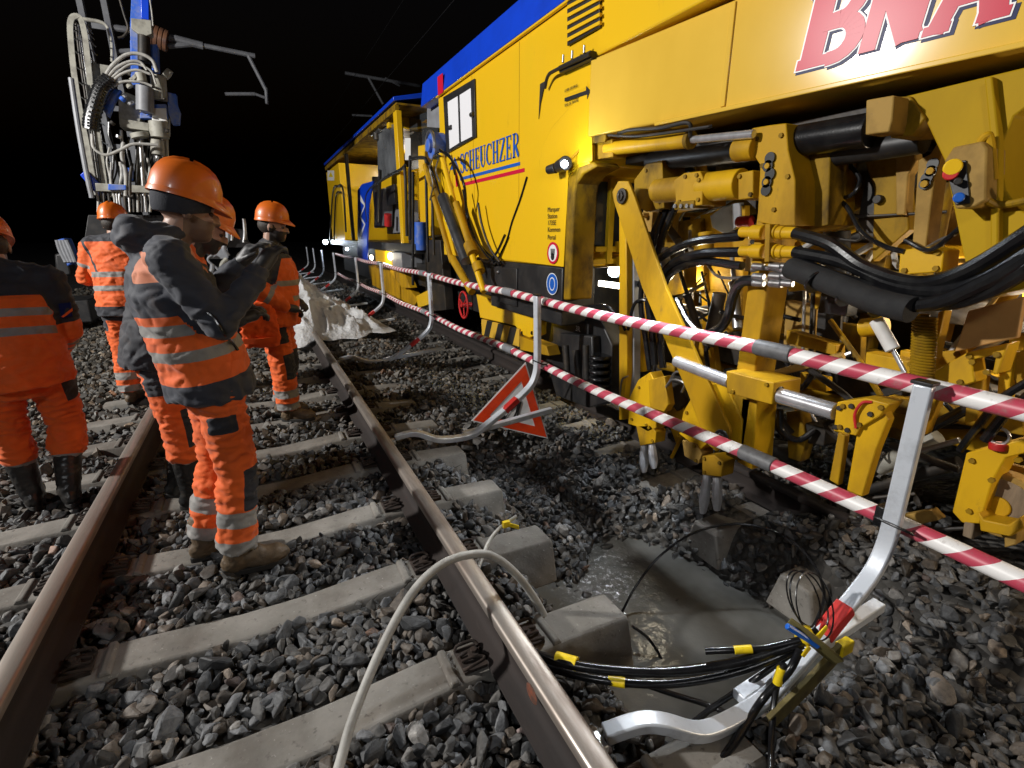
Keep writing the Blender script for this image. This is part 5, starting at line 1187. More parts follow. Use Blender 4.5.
mo = MB(); mo.tube([c+Vector((-.055,.145*cos(t),.145*sin(t))) for t in np.linspace(-.3, pi+.3, 17)], .018, 8, 0); mo.build('motor_rim', 'steel', mm_)

# ------------------------------------------------------------------ leading unit : open cab under a blue roof
cab = empty('rail_cab', (3.6, 11, 0), 'open yellow operator cab with a blue edged roof ahead of the big machine', 'rail vehicle')
ya, yb = 7.85, 15.6
m_ = MB(); m_.prism([(2.18,ya,3.31),(2.18,ya,3.36),(2.9,ya,3.52),(4.9,ya,3.52),(4.9,ya,3.44),(2.9,ya,3.44)], (0,yb-ya,0)); m_.build('roof', 'blue', cab, .006)
blk('roof_soffit', 'yellow_dirty_shaded', (2.22,ya+.02,3.27), (4.85,yb,3.296), cab)
blk('roof_header', 'yellow_dirty_shaded', (2.20,ya+.03,3.19), (2.26,yb,3.268), cab, .004); blk('roof_cross_beam', 'yellow', (2.28,8.6,3.10), (4.8,8.75,3.265), cab)
blk('floor', 'black', (2.2,ya-.6,1.22), (4.9,yb+.3,1.36), cab, .006)
blk('post', 'yellow', (2.20,ya-.02,1.362), (2.28,ya+.16,3.188), cab, .006)
plate('post_notice', 2.192, .004, 'sticker_white', [(405,138),(410.5,138),(410.5,160),(405,160)], cab, 0)
blk('far_wall', 'dark', (4.55,7.6,1.362), (4.6,yb,3.265), cab)
blk('end_cabin', 'yellow', (2.205,13.3,1.362), (4.5,15.5,3.118), cab, .01)
for y_ in (12.3,): blk('post', 'dark', (2.21,y_,1.362), (2.27,y_+.14,3.188), cab, .004)
ws_ = plate('warning_sticker', 2.20, .003, 'sticker_white', [(327.5,170.5),(334,170.5),(334,180.5),(327.5,180.5)], cab, 0)
plate('warning_triangle', 2.197, .003, 'tape_yellow', [(328.5,177),(330.7,172),(333,177)], ws_, 0)
plate('glass_screen', 2.32, .02, 'cloud_glass', [(377,128),(402,122),(403,168),(378,180)], cab, .003); plate('glass_screen', 2.6, .02, 'glass', [(409,118),(438,108),(438,165),(411,170)], cab, .003)
plate('wall_panel', 2.3, .02, 'grey', [(427,105),(440,100),(441,128),(427,127)], cab, .003)
plate('control_desk', 2.6, .25, 'yellow', [(378,178),(402,170),(404,200),(378,202)], cab, .006); plate('cabinet', 2.5, .2, 'yellow', [(418,146),(432,143),(434,235),(420,238)], cab, .006)
plate('blue_panel', 2.15, .03, 'blue', [(357.5,190),(362,184),(373,181),(368,205),(366.5,262),(357.5,256)], cab, .006)
pl_b = MB()
for q in strip([(0,1),(1,.75),(0,.5),(1,.25),(0,0)], .16): pl_b.prism([at(360.2+p[0]*4.5, 236-p[1]*38-p[0]*2, X=2.146) for p in q], (.002,0,0))
pl_b.build('white_mark', 'sticker_white', cab)
seat = MB(); c = at(386, 206, X=2.9); seat.box(c+Vector((0,0,.02)), (.45,.45,.10)); seat.box(c+Vector((0,.25,.32)), (.42,.10,.6)); seat.build('operator_seat', 'black', cab, .03)
plate('monitor', 2.5, .05, 'black', [(386,187),(394,184),(395,203),(387,206)], cab, .004); plate('grey_cabinet', 2.7, .3, 'grey', [(386,204),(402,198),(404,232),(387,234)], cab, .01); plate('grey_cabinet', 2.45, .2, 'grey', [(374,192),(383,188),(382,226),(374,228)], cab, .01)
bar('red_canister', 2.5, 'red', (388,226), (388,214), .07, cab)
blk('step_box', 'yellow', (2.19,8.6,.98), (2.6,9.9,1.216), cab, .006); blk('step_box', 'grey', (2.17,7.9,.99), (2.5,8.5,1.216), cab, .006)
blk('chassis', 'black', (2.5,7.3,.5), (4.7,15.8,1.21), cab, .01)
for pts in ([(367,222),(368,192),(400,170),(405,172),(407,236)], [(410,240),(410,165),(412,159),(424,158),(427,164)], [(330,240),(333,193),(338,186),(343,190),(346,232)], [(334,240),(336,197),(341,192)]): hose('hand_rail', 'black', [(x, y, 2.16) for x, y in pts], .022, cab)
bar('post', 2.17, 'black', (380,170), (378,222), .03, cab); bar('gauge', 2.3, 'steel', (372,134), (381,128), .05, cab); bar('gauge', 2.3, 'dark', (376,126), (377,140), .06, cab)
m_ = MB(); m_.box(at(390,109,X=2.5), (.08,.25,.03)); m_.build('ceiling_lamp', 'lamp_soft', cab)
for nm, mt, px, X in [('plough_blade', 'yellow_worn', [(368,265),(388,268),(402,280),(418,300),(414,306),(400,300),(372,285)], 2.3), ('plough_arm', 'yellow_worn', [(392,262),(404,272),(410,288),(402,288),(390,272)], 2.22), ('plough_arm', 'yellow', [(416,296),(428,290),(430,304),(418,308)], 2.3), ('brake_gear', 'dark', [(424,240),(440,240),(446,310),(426,312)], 2.35), ('dark_box', 'black', [(410,262),(440,266),(440,290),(412,284)], 2.4)]: plate(nm, X, .12, mt, px, cab, .008)
for x, y, r in ((371.5,257.5,.05),(385.5,256.5,.075),(402.5,260,.02)):
    m_ = MB(); p = at(x, y, X=2.25); m_.ell(p, (r*.6, r, r), 14, 8); m_.build('headlight', 'lamp_warm', cab)
m_ = MB(); p = at(325.5, 242, X=2.1); m_.ell(p, (.07,.07,.07), 14, 8); m_.build('headlight', 'lamp_cool', cab); HEADP = p
m_ = MB(); p = at(347, 249, X=2.15); m_.ell(p, (.035,.035,.035), 12, 8); m_.build('headlight', 'lamp_cool', cab)
# ------------------------------------------------------------------ things standing and lying about
from mathutils.bvhtree import BVHTree
def hit(o, x, y, off=.004):
    """point on a garment along a bearing, lifted off the cloth"""
    bpy.context.view_layer.update()
    mw = o.matrix_world; me = o.data
    t = BVHTree.FromPolygons([mw @ v.co for v in me.vertices], [tuple(p.vertices) for p in me.polygons])
    d = (at(x, y, Z=-5)-CAM).normalized() if y > 240 else (at(x, y, Y=30)-CAM).normalized()
    p, n, i, dd = t.ray_cast(CAM, d)
    if p is None: return None, None
    if n.dot(d) > 0: n = -n
    return p+n*off, n
def patch(name, o, px, mat, th=.004):
    pts = [hit(o, x, y, .005)[0] for x, y in px]
    if any(p is None for p in pts): return
    c = sum(pts, Vector())/len(pts); m_ = MB(); n = hit(o, sum(p[0] for p in px)/len(px), sum(p[1] for p in px)/len(px))[1]
    m_.prism(pts, n*th); m_.build(name, mat, o, .001)
patch('logo_patch', jkl, [(58,304),(70,302),(72,316),(61,318)], 'sticker_navy')
patch('logo_stripe', jkl, [(61,316.5),(71.5,308),(71.8,310.5),(63,317)], 'orange_cloth', .0055)
pts = [hit(jkm, x, y, .008)[0] for x, y in ((207,312),(215,320),(224,333),(231,343),(236,350))]
if all(p is not None for p in pts):
    m_ = MB(); m_.tube(pts, .006, 8, 5, None); m_.build('radio_cord', 'rubber', jkm)
# red and white warning triangle leaning on the lower rod
ws = None
bl, br_, tp = at(473.5, 420, Y=3.62), at(546.5, 437, Y=3.42), at(525, 364.5, Y=3.50)
nrm = (br_-bl).cross(tp-bl).normalized()
if nrm.dot(CAM-bl) < 0: nrm = -nrm
cen = (bl+br_+tp)/3
sgn = MB(); sgn.prism([cen+(p-cen)*1.06 for p in (bl, br_, tp)], nrm*.004); sgo = sgn.build('warning_sign', 'sticker_white', None, .003)
tag(sgo, 'red bordered warning triangle leaning under the lower rod at the edge of the trench', 'warning sign')
rim = MB(); I_ = lambda k: [cen+(p-cen)*k for p in (bl, br_, tp)]
o_, i_ = I_(1.0), I_(.62)
for q in range(3): rim.prism([p+nrm*.005 for p in (o_[q], o_[(q+1)%3], i_[(q+1)%3], i_[q])], nrm*.002)
rim.build('red_border', simple('orange_red_reflective_film', (.78,.06,.01), .3, 0, (.62,.045,.01), 15, .4, .7), sgo)
ex = (br_-bl).normalized(); ey = (tp-(bl+br_)/2).normalized(); b0 = cen-ey*.06
sy = MB()
def spoly(pts): sy.prism([b0+ex*(x*.01)+ey*(y*.01)+nrm*.006 for x, y in pts], nrm*.0015)
spoly([(1.0,3),(3.6,3),(4.0,12),(2.2,14),(.6,10)]); spoly([(1.6,14.5),(3.4,14.5),(3.6,17.5),(1.8,17.5)]); spoly([(1.0,3),(2.2,3),(.4,-6.5),(-1.2,-6.5)]); spoly([(2.4,3),(3.6,3),(4.8,-6.5),(3.2,-6.5)])
spoly([(.8,11),(1.6,9.2),(-3.2,2.2),(-4.0,3.2)]); spoly([(-3.2,3.6),(-3.8,3.0),(-7.4,-4.6),(-6.6,-5)]); spoly([(-12,-6.5),(-5.4,-6.5),(-7.2,-2.6),(-9.0,-1.6),(-10.6,-3.2)])
sy.build('worker_symbol', 'sticker_black', sgo)
lg = MB(); lg.tube([cen+(br_-cen)*1.02+nrm*-.01, br_+Vector((.02,.04,-.12))], .008, 8, 0); lg.tube([tp-nrm*.01, tp-nrm*.25+Vector((0,0,-.42))], .008, 8, 0); lg.build('sign_stand', 'grey', sgo)
# white plastic sheet heaped over the track
nu, nv = 110, 170
def sheet_z(u, v, x, y):
    e = min(1, u*6)*min(1, (1-u)*5)*min(1, v*7+.05)
    h = (.05+.42*math.exp(-((v-.62)/.28)**2-((u-.42)/.30)**2)+.22*math.exp(-((v-.25)/.2)**2-((u-.35)/.35)**2)+.10*math.exp(-((v-.12)/.1)**2-((u-.8)/.25)**2))
    q = Vector((x*2.2, y*1.4, 3.1)); r = (1-abs(noise.noise(q)))**3*.20+(1-abs(noise.noise(q*2.3)))**3*.13+(1-abs(noise.noise(q*4.7)))**3*.06
    return (h+r*.75-.10)*e+.03
vs = []
for iv in range(nv):
    for iu in range(nu):
        u, v = iu/(nu-1), iv/(nv-1)
        ed = .10*noise.noise(Vector((v*9, u*2, 1)))
        x = .18+(1.82-.35*v)*u+ed*(2*abs(u-.5)); y = 7.05+5.2*v+.75*u*(1-v)+.25*noise.noise(Vector((u*7, 4, v*2)))*(1-v)
        g_ = float(ground_z(x, y)); rail_ = .20*math.exp(-((x-.75)/.16)**2)
        vs.append((x, y, max(g_+.02, 0)+max(sheet_z(u, v, x, y), .01)+rail_*min(1, v*5+.2)))
fs = [(i*nu+j, i*nu+j+1, (i+1)*nu+j+1, (i+1)*nu+j) for i in range(nv-1) for j in range(nu-1)]
m_ = MB(); m_.add(vs, fs); so = m_.build('plastic_sheet', 'plastic', None, 0, 70); tag(so, 'crumpled dirty white plastic sheet heaped over the middle rail beside the barrier', 'plastic sheet')
sd = so.modifiers.new('thick', 'SOLIDIFY'); sd.thickness = .004
# --- cables
def cable(name, mat, pts, r, label, cat, parent=None, group=None):
    m_ = MB(); m_.tube([at(p[0], p[1], **p[2]) for p in pts], r, 12, 8)
    o = m_.build(name, mat, parent)
    if label: tag(o, label, cat, group)
    return o
z = lambda v: dict(Z=v)
cable('hose', 'hose_grey', [(318,830,z(.02)),(338,770,z(.03)),(354,715,z(.09)),(383,645,z(.20)),(413,592,z(.29)),(441,565,z(.33)),(468,555,z(.335)),(492,556,z(.31)),(516,574,z(.22)),(538,604,z(.05)),(556,640,z(-.12))], .0155, 'dusty grey hose looping over the middle rail', 'hose')
c1 = cable('cable', 'hose_grey', [(476,576,z(.10)),(482,558,z(.12)),(490,540,z(.14)),(501,527,z(.17)),(517,516,z(.21))], .0085, 'short grey cable end standing up with a yellow tape flag', 'cable')
def wrap(o, a, b, r, mat='tape_yellow', nm='yellow_tape'):
    m_ = MB(); m_.cyl(at(a[0], a[1], **a[2]), at(b[0], b[1], **b[2]), r, 12); m_.build(nm, mat, o, .002)
m_ = MB(); p_ = at(506, 524, Z=.185); m_.box(p_, (.035,.02,.03)); m_.prism([p_+Vector((.01,-.02,.012)), p_+Vector((.05,-.035,-.005)), p_+Vector((.055,-.03,-.03)), p_+Vector((.012,-.015,-.012))], (.002,.004,.002)); m_.build('yellow_tape', 'tape_yellow', c1, .002)
b1 = cable('power_cable', 'rubber', [(505,632,z(-.06)),(528,650,z(.03)),(560,662,z(.09)),(610,670,z(.10)),(670,672,z(.11)),(730,664,z(.15)),(772,652,z(.20)),(800,642,z(.24)),(816,630,z(.27))], .0165, 'uppermost thick black cable of the taped bundle hung from the post foot', 'cable')
wrap(b1, (556,658,z(.088)), (577,664,z(.097)), .023)
b2 = cable('power_cable', 'rubber', [(500,640,z(-.07)),(530,660,z(.0)),(590,678,z(.04)),(660,684,z(.05)),(720,676,z(.10)),(770,660,z(.17)),(802,644,z(.235))], .0145, 'lower thick black cable of the taped bundle hung from the post foot', 'cable')
wrap(b2, (608,680,z(.043)), (625,683,z(.046)), .017)
b3 = cable('power_cable', 'rubber', [(705,651,z(.17)),(730,650,z(.19)),(765,648,z(.21)),(800,640,z(.25))], .0115, 'short black cable end with a yellow band pointing left from the bundle', 'cable')
wrap(b3, (734,650,z(.193)), (752,649,z(.203)), .0135)
t_ = MB(); pc = at(806, 636, Z=.25)
t_.ell(pc, (.040,.030,.030), 14, 8); t_.prism([pc+Vector((.0,-.03,.02)), pc+Vector((.05,-.03,.045)), pc+Vector((.06,-.03,.03)), pc+Vector((.02,-.03,-.01))], (0,.006,0)); t_.prism([pc+Vector((-.03,-.03,.0)), pc+Vector((-.065,-.035,-.02)), pc+Vector((-.05,-.035,-.035)), pc+Vector((-.01,-.03,-.02))], (0,.006,0))
t_.build('yellow_tape', 'tape_yellow', b1, .004)
m_ = MB(); m_.cyl(at(787,626,Z=.30), at(818,646,Z=.24), .010, 10); m_.build('blue_tie', 'sticker_blue', b1, .002)
cable('thin_cable', 'rubber', [(622,612,z(-.40)),(636,586,z(-.30)),(660,556,z(-.15)),(696,532,z(-.04)),(740,524,z(.0)),(785,536,z(.02)),(812,562,z(.05)),(824,592,z(.12)),(818,618,z(.22)),(808,634,z(.26))], .0065, 'thin black cable arching out of the water to the bundle', 'cable')
cable('thin_cable', 'rubber', [(632,626,z(-.32)),(648,638,z(-.36)),(660,656,z(-.43)),(668,672,z(-.47))], .007, 'short thin black cable dipping into the muddy water', 'cable')
for (pts, r, lb) in [([(800,650,z(.23)),(788,672,z(.18)),(762,700,z(.05)),(735,742,z(.0)),(712,770,z(-.03))], .012, 'black cable hanging from the bundle down to the left over the stones'),
    ([(784,664,z(.20)),(776,690,z(.10)),(772,730,z(.02)),(771,775,z(.0))], .0095, 'black cable with yellow tape hanging straight down from the bundle'),
    ([(796,650,z(.22)),(760,676,z(.06)),(715,706,z(-.03)),(690,725,z(-.08))], .010, 'black cable running from the bundle down behind the post foot'),
    ([(600,668,z(-.05)),(660,690,z(-.12)),(710,706,z(-.16)),(745,722,z(-.10))], .010, 'black cable lying low below the bundle')]:
    o = cable('power_cable', 'rubber', pts, r, lb, 'cable')
    if 'yellow' in lb: wrap(o, (782,668,z(.185)), (777,684,z(.13)), .014)
for k in range(3):
    m_ = MB(); c0 = at(815, 606, Z=.30)+Vector((.0,.02*k,0)); a_ = k*.35
    m_.tube([c0+Vector((.085*cos(t+a_)*(1-.15*k), .05*sin(t)*cos(a_), .095*sin(t+a_*.5))) for t in np.linspace(0, 2*pi, 15)], .0028, 6, 3)
    o = m_.build('wire_loop', 'rubber', None); tag(o, ('largest', 'middle', 'smallest')[k]+' thin wire loop coiled above the yellow tape on the post', 'wire loop', 'wire loops on the post')
# strap board under the bundle
m_ = MB(); a, b = at(842,648,Z=.20), at(770,722,Z=.02); d = (b-a).normalized(); m_.tube([a, a.lerp(b,.5)-Vector((0,0,.01)), b], .02, sm=0, rect=(.008,.030)); o = m_.build('strap', simple('dirty_olive_webbing', (.14,.11,.03), .8, 0, (.06,.045,.02), 30, .4, .7), None, .002)
tag(o, 'dirty olive strap with a yellow end slung around the nearest post foot', 'strap')
m_ = MB(); m_.box(a+Vector((.01,0,.0)), (.06,.03,.045)); m_.build('yellow_end', 'tape_yellow', o, .004)
m_ = MB(); m_.tube([at(788,622,Z=.29), at(812,640,Z=.26), at(838,662,Z=.19)], .01, sm=2, rect=(.005,.02)); o = m_.build('strap', simple('brown_webbing', (.10,.08,.02), .8), None, .002); tag(o, 'brown strap crossing the nearest post foot under the blue tie', 'strap')
# small dark clods in the water
for k, (x, y, s_) in enumerate(((606,547,.05),(622,540,.035),(676,600,.022),(586,596,.035))):
    v_, f_ = rocks_hi[k]; m_ = MB(); m_.add([Vector(p)*s_+at(x, y, Z=-.44) for p in v_], [tuple(q) for q in f_]); o = m_.build('stone', simple('wet_dark_stone', (.03,.028,.025), .3) if k == 0 else 'dark', None, 0, 30)
    tag(o, ('wet dark stone at the far edge of the water', 'smaller wet stone right of it at the far water edge', 'small stone sticking out of the middle of the water', 'dark stone in the glittering water beside the sleeper end')[k], 'stone')
# orange bag at the bearded man's hip
g = MB(); c0 = at(258, 323, Y=4.20)
for dx, dy, dz in ((-.08,0,-.13),(.09,0,-.13),(-.075,.01,.12),(.08,.01,.10)): g.ell(c0+Vector((dx,dy,dz)), (.055,.06,.06), 12, 8)
g.loft([[c0+Vector((xx*sx, yy*.065, zz)) for xx, yy in ((-.13,-.6),(-.10,-1),(.10,-1),(.13,-.6),(.13,.6),(.10,1),(-.10,1),(-.13,.6))] for zz, sx in ((-.18,.95),(-.12,1.08),(0,1.05),(.10,1.0),(.16,.75))])
me, Pp = remesh(g, 'work_bag', .009, 4); Pp = wrinkle(me, Pp, wr(70, 7, 9), .016); me.polygons.foreach_set('use_smooth', np.ones(len(me.polygons), bool)); me.materials.append(MT['orange_cloth'])
bag = bpy.data.objects.new('work_bag', me); col.objects.link(bag); tag(bag, 'orange cloth bag with a dark side strip hanging at the bearded man\'s hip', 'bag')
m_ = MB(); m_.tube([c0+Vector((-.125,-.03,-.17)), c0+Vector((-.14,-.035,0)), c0+Vector((-.115,-.03,.15))], .01, sm=4, rect=(.016,.012)); m_.build('dark_strip', 'navy', bag, .003)
m_ = MB(); m_.tube([c0+Vector((-.07,0,.15)), c0+Vector((.02,.02,.22)), c0+Vector((.10,0,.14))], .012, 8, 5); m_.build('handle', 'navy', bag)
m_ = MB(); m_.tube([c0+Vector((-.11,-.068,-.12)), c0+Vector((0,-.078,-.125)), c0+Vector((.11,-.068,-.12))], .01, sm=4, rect=(.004,.020)); m_.build('hem_band', 'orange_cloth', bag)

# ------------------------------------------------------------------ drilling rig behind the men
RY = 9.0
def R_(x, y, dy=0): return at(x, y, Y=RY+dy)
rig = empty('drilling_rig', (-1.5, RY, 0), 'tall drilling rig with blue mast, cable chain and pale hoses behind the men', 'drilling rig')
def rplate(name, mat, px, dy=0, t=.15, bevel=.006, parent=rig):
    m_ = MB(); m_.prism([R_(x, y, dy) for x, y in px], (0, t, 0)); return m_.build(name, mat, parent, bevel)
def rbar(name, mat, a, b, r, dy=0, parent=rig, n=18):
    m_ = MB(); m_.cyl(R_(*a, dy), R_(*b, dy), r, n); return m_.build(name, mat, parent, min(.006, r*.2))
def rhose(name, mat, pts, r, dy=0, parent=rig):
    m_ = MB(); m_.tube([R_(p[0], p[1], dy+(p[2] if len(p) > 2 else 0)) for p in pts], r, 10, 7); return m_.build(name, mat, parent)
for nm, mt, px, dy, t in [
  ('mast', 'blue_dusty', [(133,-40),(149,-40),(149,18),(146,30),(140,62),(131,62),(130,25)], .10, .22), ('mast', 'blue', [(140,-40),(148,-40),(149,20),(141,18)], .05, .05), ('mast', 'blue_dusty', [(130,40),(137,40),(140,85),(131,85)], .12, .2), ('mast', 'blue_dusty', [(150,44),(157,44),(158,70),(152,70)], .12, .2),
  ('mast_lower', 'beige', [(150,120),(166,118),(168,200),(148,200)], .15, .22), ('mast_lower', 'beige', [(136,130),(146,130),(146,200),(137,200)], .2, .15),
  ('sliding_carriage', 'beige', [(131,18),(151,20),(152,34),(146,36),(142,52),(139,34),(131,28)], 0, .15),
  ('chain_plate', 'beige', [(88,62),(113,66),(106,92),(92,100)], .05, .03),
  ('drill_head', 'beige', [(118,96),(126,92),(140,98),(142,112),(138,130),(119,124)], -.05, .3), ('drill_head', 'beige', [(119,118),(149,123),(149,131),(120,127)], -.1, .3), ('gearbox', 'beige', [(151,118),(168,116),(168,134),(153,136)], -.05, .25),
  ('blue_cover', 'blue_dusty', [(100,106),(112,88),(121,90),(115,100),(108,117)], -.12, .12), ('valve_block', 'blue_dusty', [(140,102),(152,104),(166,104),(168,118),(140,118)], -.12, .15), ('valve_block', 'white', [(152,108),(166,108),(167,121),(152,121)], -.15, .1),
  ('side_motor', 'blue_dusty', [(167,92),(176,94),(177,104),(180,112),(179,124),(172,124),(168,112)], -.08, .14),
  ('cross_bar', 'beige', [(95,183),(150,186),(150,193),(96,191)], -.1, .12), ('cross_bar', 'blue_dusty', [(108,184),(126,185),(126,190),(108,190)], -.13, .03), ('support_strut', 'blue', [(80,175),(85,170),(102,186),(104,198),(96,194)], -.05, .12),
  ('rig_base', 'black', [(88,215),(180,215),(188,268),(80,268)], .3, 1.5)]: rplate(nm, mt, px, dy, t)
# energy chain loop : two side bands and rungs
oL = [(96,195),(88,150),(80,110),(74,72),(70.5,35),(71,20),(76,16),(81,20),(85,36),(88,62),(92,100),(100,150),(106,195)]
for dy in (0, .42):
    m_ = MB(); m_.tube([R_(x, y, dy) for x, y in oL], .03, sm=6, rect=(.010, .030) if dy == 0 else (.010,.02)); m_.build('energy_chain', 'beige', rig, .003)
m_ = MB(); sp2 = smooth_path([R_(x, y, .0) for x, y in oL], 5)
for p in sp2[::2]: m_.cyl(p, p+Vector((.02,.42,0)), .008, 6)
m_.build('chain_rungs', 'steel', rig)
oR = [(83,19),(100,22),(108,28),(112,45),(112,62)]
rhose('energy_chain', 'beige', oR, .022, .25); rhose('chain_rail', 'grey', [(71,78),(78,125),(86,170),(92,198)], .03, -.1)
for k in range(6): rhose('chain_cable', ('dark','hose_grey','rubber')[k%3], [(76+k*1.6,24+k),(80+k*2.4,60),(86+k*2.2,100),(92+k*2.4,150),(98+k*2.6,192)], .014, .12+.04*k)
for k, (pts, r) in enumerate([([(102,82),(112,66),(126,55),(140,54),(152,60),(157,72)], .030), ([(104,84),(114,70),(128,62),(140,62),(147,70)], .024), ([(106,88),(120,75),(136,70),(150,74)], .022), ([(108,90),(122,82),(140,82),(152,86)], .022), ([(92,134),(94,148),(106,155),(120,150),(134,144),(158,145)], .026), ([(120,0),(124,14),(128,28),(124,36),(118,38)], .02), ([(150,0),(152,14),(153,26)], .012), ([(104,86),(116,74),(132,64),(150,70),(156,84)], .018)]): rhose('pale_hose', 'hose_grey' if k != 5 else 'dark', pts, r*.72, -.25)
rhose('hose_bundle', 'rubber', [(110,80),(102,88),(97,100),(92,118),(91,130)], .085, -.22)
m_ = MB(); pth = smooth_path([R_(110,80,-.22), R_(102,88,-.22), R_(97,100,-.22), R_(92,118,-.22), R_(91,130,-.22)], 8)
for i in range(0, len(pth)-1, 2): d = (pth[i+1]-pth[i]).normalized(); m_.cyl(pth[i]-d*.012, pth[i]+d*.012, .095, 16)
m_.build('bundle_rings', 'rubber', rig)
for nm, mt, a, b, r, dy in [('motor', 'grey', (145,87), (145,112), .10, -.2), ('swivel', 'beige', (158,76), (160,100), .09, -.12), ('swivel', 'beige', (158,122), (160,138), .11, -.1), ('swivel', 'beige', (157,140), (158,155), .08, -.1), ('drill_rod', 'steel', (158,130), (160,200), .05, 0),
   ('guide_rod', 'steel', (140,132), (144,196), .025, -.05), ('guide_rod', 'steel', (121,130), (127,198), .02, 0), ('guide_rod', 'dark', (144,36), (144,62), .07, .05), ('knob', 'beige', (165,72), (170,76), .07, -.12), ('piston', 'blue_dusty', (129,168), (129,180), .05, -.05), ('sheave', 'beige', (139,133), (141,138), .11, -.1),
   ('nozzle', 'beige', (140,73), (142,82), .06, -.22), ('nozzle', 'beige', (134,76), (137,79), .05, -.22)]: rbar(nm, mt, a, b, r, dy)
r_ = random.Random(9)
for k in range(16): x = r_.uniform(98, 165); y = r_.uniform(120, 165); rhose('rig_hose', r_.choice(['hose_grey','rubber','dark','steel']), [(x,y),(x+r_.uniform(-3,3),y+14),(x+r_.uniform(-5,5),y+32),(x+r_.uniform(-3,3),196)], r_.uniform(.01,.022), r_.uniform(-.1,.2))
for k in range(14): rhose('lower_hose', r_.choice(['hose_grey','dark','steel']), [(96+k*4,190),(97+k*4+r_.uniform(-2,2),200),(98+k*4,212)], .016, -.05)
for k in range(18):
    x, y = r_.uniform(112, 170), r_.uniform(60, 140); rbar('fitting', r_.choice(['steel','beige','dark','blue_dusty']), (x, y), (x+r_.uniform(-3,3), y+r_.uniform(1,4)), r_.uniform(.02,.045), -.2)

# ------------------------------------------------------------------ catenary masts and wires
cm = MT['grey']; dim = simple('galvanised_grey', (.13,.135,.145), .6, .2, (.08,.08,.09), 6, .4, .7); MT['dim'] = dim
def cat(label, Yc, post, tubes, ins):
    base = at(*post[1], Y=Yc); rt = empty('catenary_mast', (base.x, Yc, 0), label, 'catenary mast')
    m_ = MB()
    for dx in (-.16, .16): m_.box2((base.x+dx-.04, Yc-.08, -.1), (base.x+dx+.04, Yc+.08, 9))
    for k in range(14): m_.box2((base.x-.13, Yc-.02, .5+k*.6), (base.x+.13, Yc+.02, .58+k*.6))
    m_.build('mast', 'dim', rt)
    for a, b, r in tubes: m_ = MB(); m_.cyl(at(*a, Y=Yc), at(*b, Y=Yc), r, 10); m_.build('cantilever_tube', 'dim', rt)
    for a, b in ins:
        m_ = MB(); A, B = at(*a, Y=Yc), at(*b, Y=Yc)
        for k in range(7): c_ = A.lerp(B, k/6); d_ = (B-A).normalized(); m_.cyl(c_-d_*.03, c_+d_*.03, .17 if k % 2 == 0 else .11, 16)
        m_.build('insulator', 'brown', rt, .01)
    return rt
cat('catenary mast behind the drilling rig with a brown insulator and drooping cantilever tubes', 11.5, [(98,0),(98,30)],
    [((108,27),(150,33),.05),((168,37),(203,46),.06),((168,46),(192,44),.045),((200,45),(255,56),.04),((248,55),(266,90),.035),((266,88),(267,104),.03),((225,94),(255,94),.03),((255,94),(266,98),.025),((113,52),(131,51),.04)], [((152,35),(166,41))])
cat('faint far catenary cantilever above the blue roof in the dark', 22.0, [(520,30),(520,60)], [((345,73),(420,86),.06),((368,77),(383,104),.05),((352,115),(372,116),.04),((385,78),(400,86),.04)], [])
def wire(name, px, zz, lb, r=.008):
    p = at(*px, Z=zz); m_ = MB(); m_.tube([(p.x, y, zz-.15*sin(pi*((y % 60)/60))) for y in np.linspace(p.y-2, 110, 40)], r, 6, 0); o = m_.build(name, 'black', None); tag(o, lb, 'overhead wire')
wire('overhead_wire', (450,0), 5.6, 'right overhead wire, faint in the black sky above the cab roof'); wire('overhead_wire', (400,0), 6.8, 'left overhead wire, faint in the black sky above the cab roof')
# dim kit beyond the men
eq = empty('compressor', (-2.6, 11, 0), 'dim blue and grey compressor with white tubes standing beyond the man with his back turned', 'compressor')
E_ = lambda x, y: at(x, y, Y=10.5)
m_ = MB(); m_.prism([E_(56,240),(E_(64,238)),E_(74,262),E_(66,268)], (0,.4,0)); m_.build('cowl', 'blue_dusty', eq, .02)
m_ = MB(); m_.prism([E_(54,254),E_(66,252),E_(72,275),E_(56,278)], (0,.8,0)); m_.build('housing', 'black', eq, .03)
for k in range(4): m_ = MB(); m_.tube([E_(57+k*3,240), E_(60+k*3.5,250), E_(66+k*3,262)], .03, 8, 4); m_.build('tube', 'grey', eq)
m_ = MB(); m_.box((-2.9,11.6,.2),(.7,.9,.4)); m_.build('skid', 'black', eq, .03)
pq = empty('pump_set', (.6, 12, 0), 'dark pump set with pipes glinting between the man in profile and the bearded man', 'pump')
r_ = random.Random(21); E2 = lambda x, y, d=0: at(x, y, Y=9.5+d)
for k in range(12):
    x, y = r_.uniform(212, 244), r_.uniform(215, 268); m_ = MB()
    if k % 3: m_.tube([E2(x,y), E2(x+r_.uniform(-6,6),y+6), E2(x+r_.uniform(-9,9),y+16), E2(x, y+24)], r_.uniform(.02,.04), 8, 5)
    else: m_.box(E2(x,y,.2), (r_.uniform(.1,.4), .3, r_.uniform(.1,.35)))
    m_.build('pipe' if k % 3 else 'pump_box', r_.choice(['dark','grey','steel','black','beige']), pq, .004)
m_ = MB(); m_.box2((.0,9.7,-.1),(.8,10.4,.8)); m_.build('frame', 'dark', pq, .02)
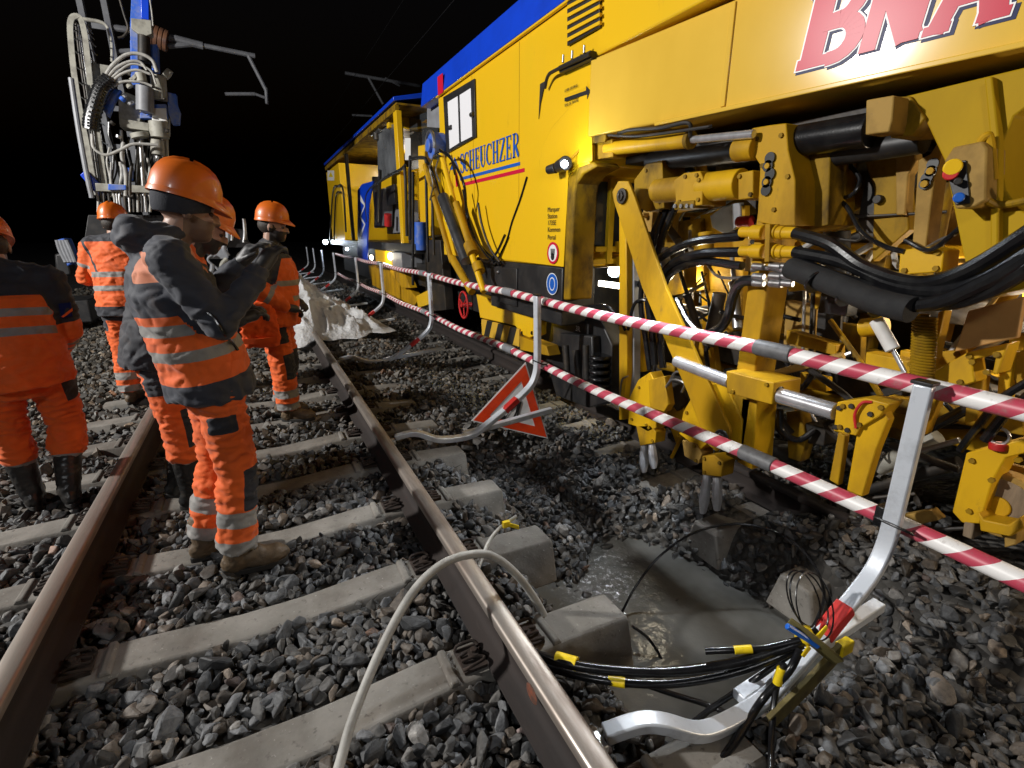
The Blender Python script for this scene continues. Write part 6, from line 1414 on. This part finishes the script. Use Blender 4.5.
# parapet and undergrowth in the dark at the left
# ------------------------------------------------------------------ night sky and lamps
wld = bpy.data.worlds.new("World"); scene.world = wld; wld.use_nodes = True
nt = wld.node_tree; nt.nodes.clear()
wo_ = nt.nodes.new('ShaderNodeOutputWorld'); bg = nt.nodes.new('ShaderNodeBackground'); sky = nt.nodes.new('ShaderNodeTexSky')
sky.sky_type = 'NISHITA'; sky.sun_disc = False; sky.sun_elevation = radians(-4); sky.sun_rotation = radians(200)
bg.inputs['Strength'].default_value = .12
nt.links.new(sky.outputs[0], bg.inputs[0]); nt.links.new(bg.outputs[0], wo_.inputs[0])
def lamp(name, loc, power, c, size=.1, kind='POINT', target=None, angle=120, blend=.4):
    l = bpy.data.lights.new(name, kind); l.energy = power; l.color = c; l.shadow_soft_size = size
    o = bpy.data.objects.new(name, l); col.objects.link(o); o.location = loc
    if kind == 'SPOT':
        l.spot_size = radians(angle); l.spot_blend = blend
        o.rotation_euler = (Vector(target)-Vector(loc)).to_track_quat('-Z', 'Y').to_euler()
    return o
lamp('floodlight', (-7.2, 4.6, 5.05), 4300, (1, .975, .94), .16)
lamp('fill_light_behind', (-2.8, -2.4, 4.0), 225, (.96, .98, 1), .3)  # unseen fill lamp added behind the camera to lift the men's backs
lamp('machine_work_light', (3.0, -.55, 1.15), 44, (1, .80, .56), .06)
for p_, w_, c_ in zip(INLAMP, (34, 4, 4, 4), ((.85,.93,1), (1,.88,.65), (1,.88,.65), (1,.88,.65))): lamp('lamp_in_machine', p_+Vector((-.12, -.10, .0)), w_, c_, .05)
lamp('trench_work_light', (2.10, 2.35, 1.92), 150, (.86,.93,1), .06, 'SPOT', (1.35, 1.75, -.3), 82, .5)
lamp('undercarriage_lamp', (3.1, 1.0, 1.2), 18, (1,.84,.62), .06)
lamp('panel_work_lamp', at(564.5,164,X=2.0)+Vector((-.05,-.05,0)), 5, (.85,.93,1), .04)
lamp('cab_lamp', (3.4, 9.0, 3.0), 18, (1,.93,.82), .1); lamp('cab_lamp', (3.4, 12.0, 3.0), 25, (1,.93,.82), .1)
lamp('cab_headlight', at(385.5,256.5,X=2.15), 12, (1,.88,.65), .06); lamp('cab_headlight', HEADP+Vector((-.2,-.2,0)), 25, (.8,.9,1), .06)

scene.render.engine = 'CYCLES'
scene.cycles.use_denoising = True
scene.cycles.max_bounces = 5; scene.cycles.diffuse_bounces = 3; scene.cycles.glossy_bounces = 3
scene.cycles.sample_clamp_indirect = 3
scene.view_settings.view_transform = 'Standard'; scene.view_settings.look = 'None'
scene.view_settings.exposure = 0; scene.view_settings.gamma = 1
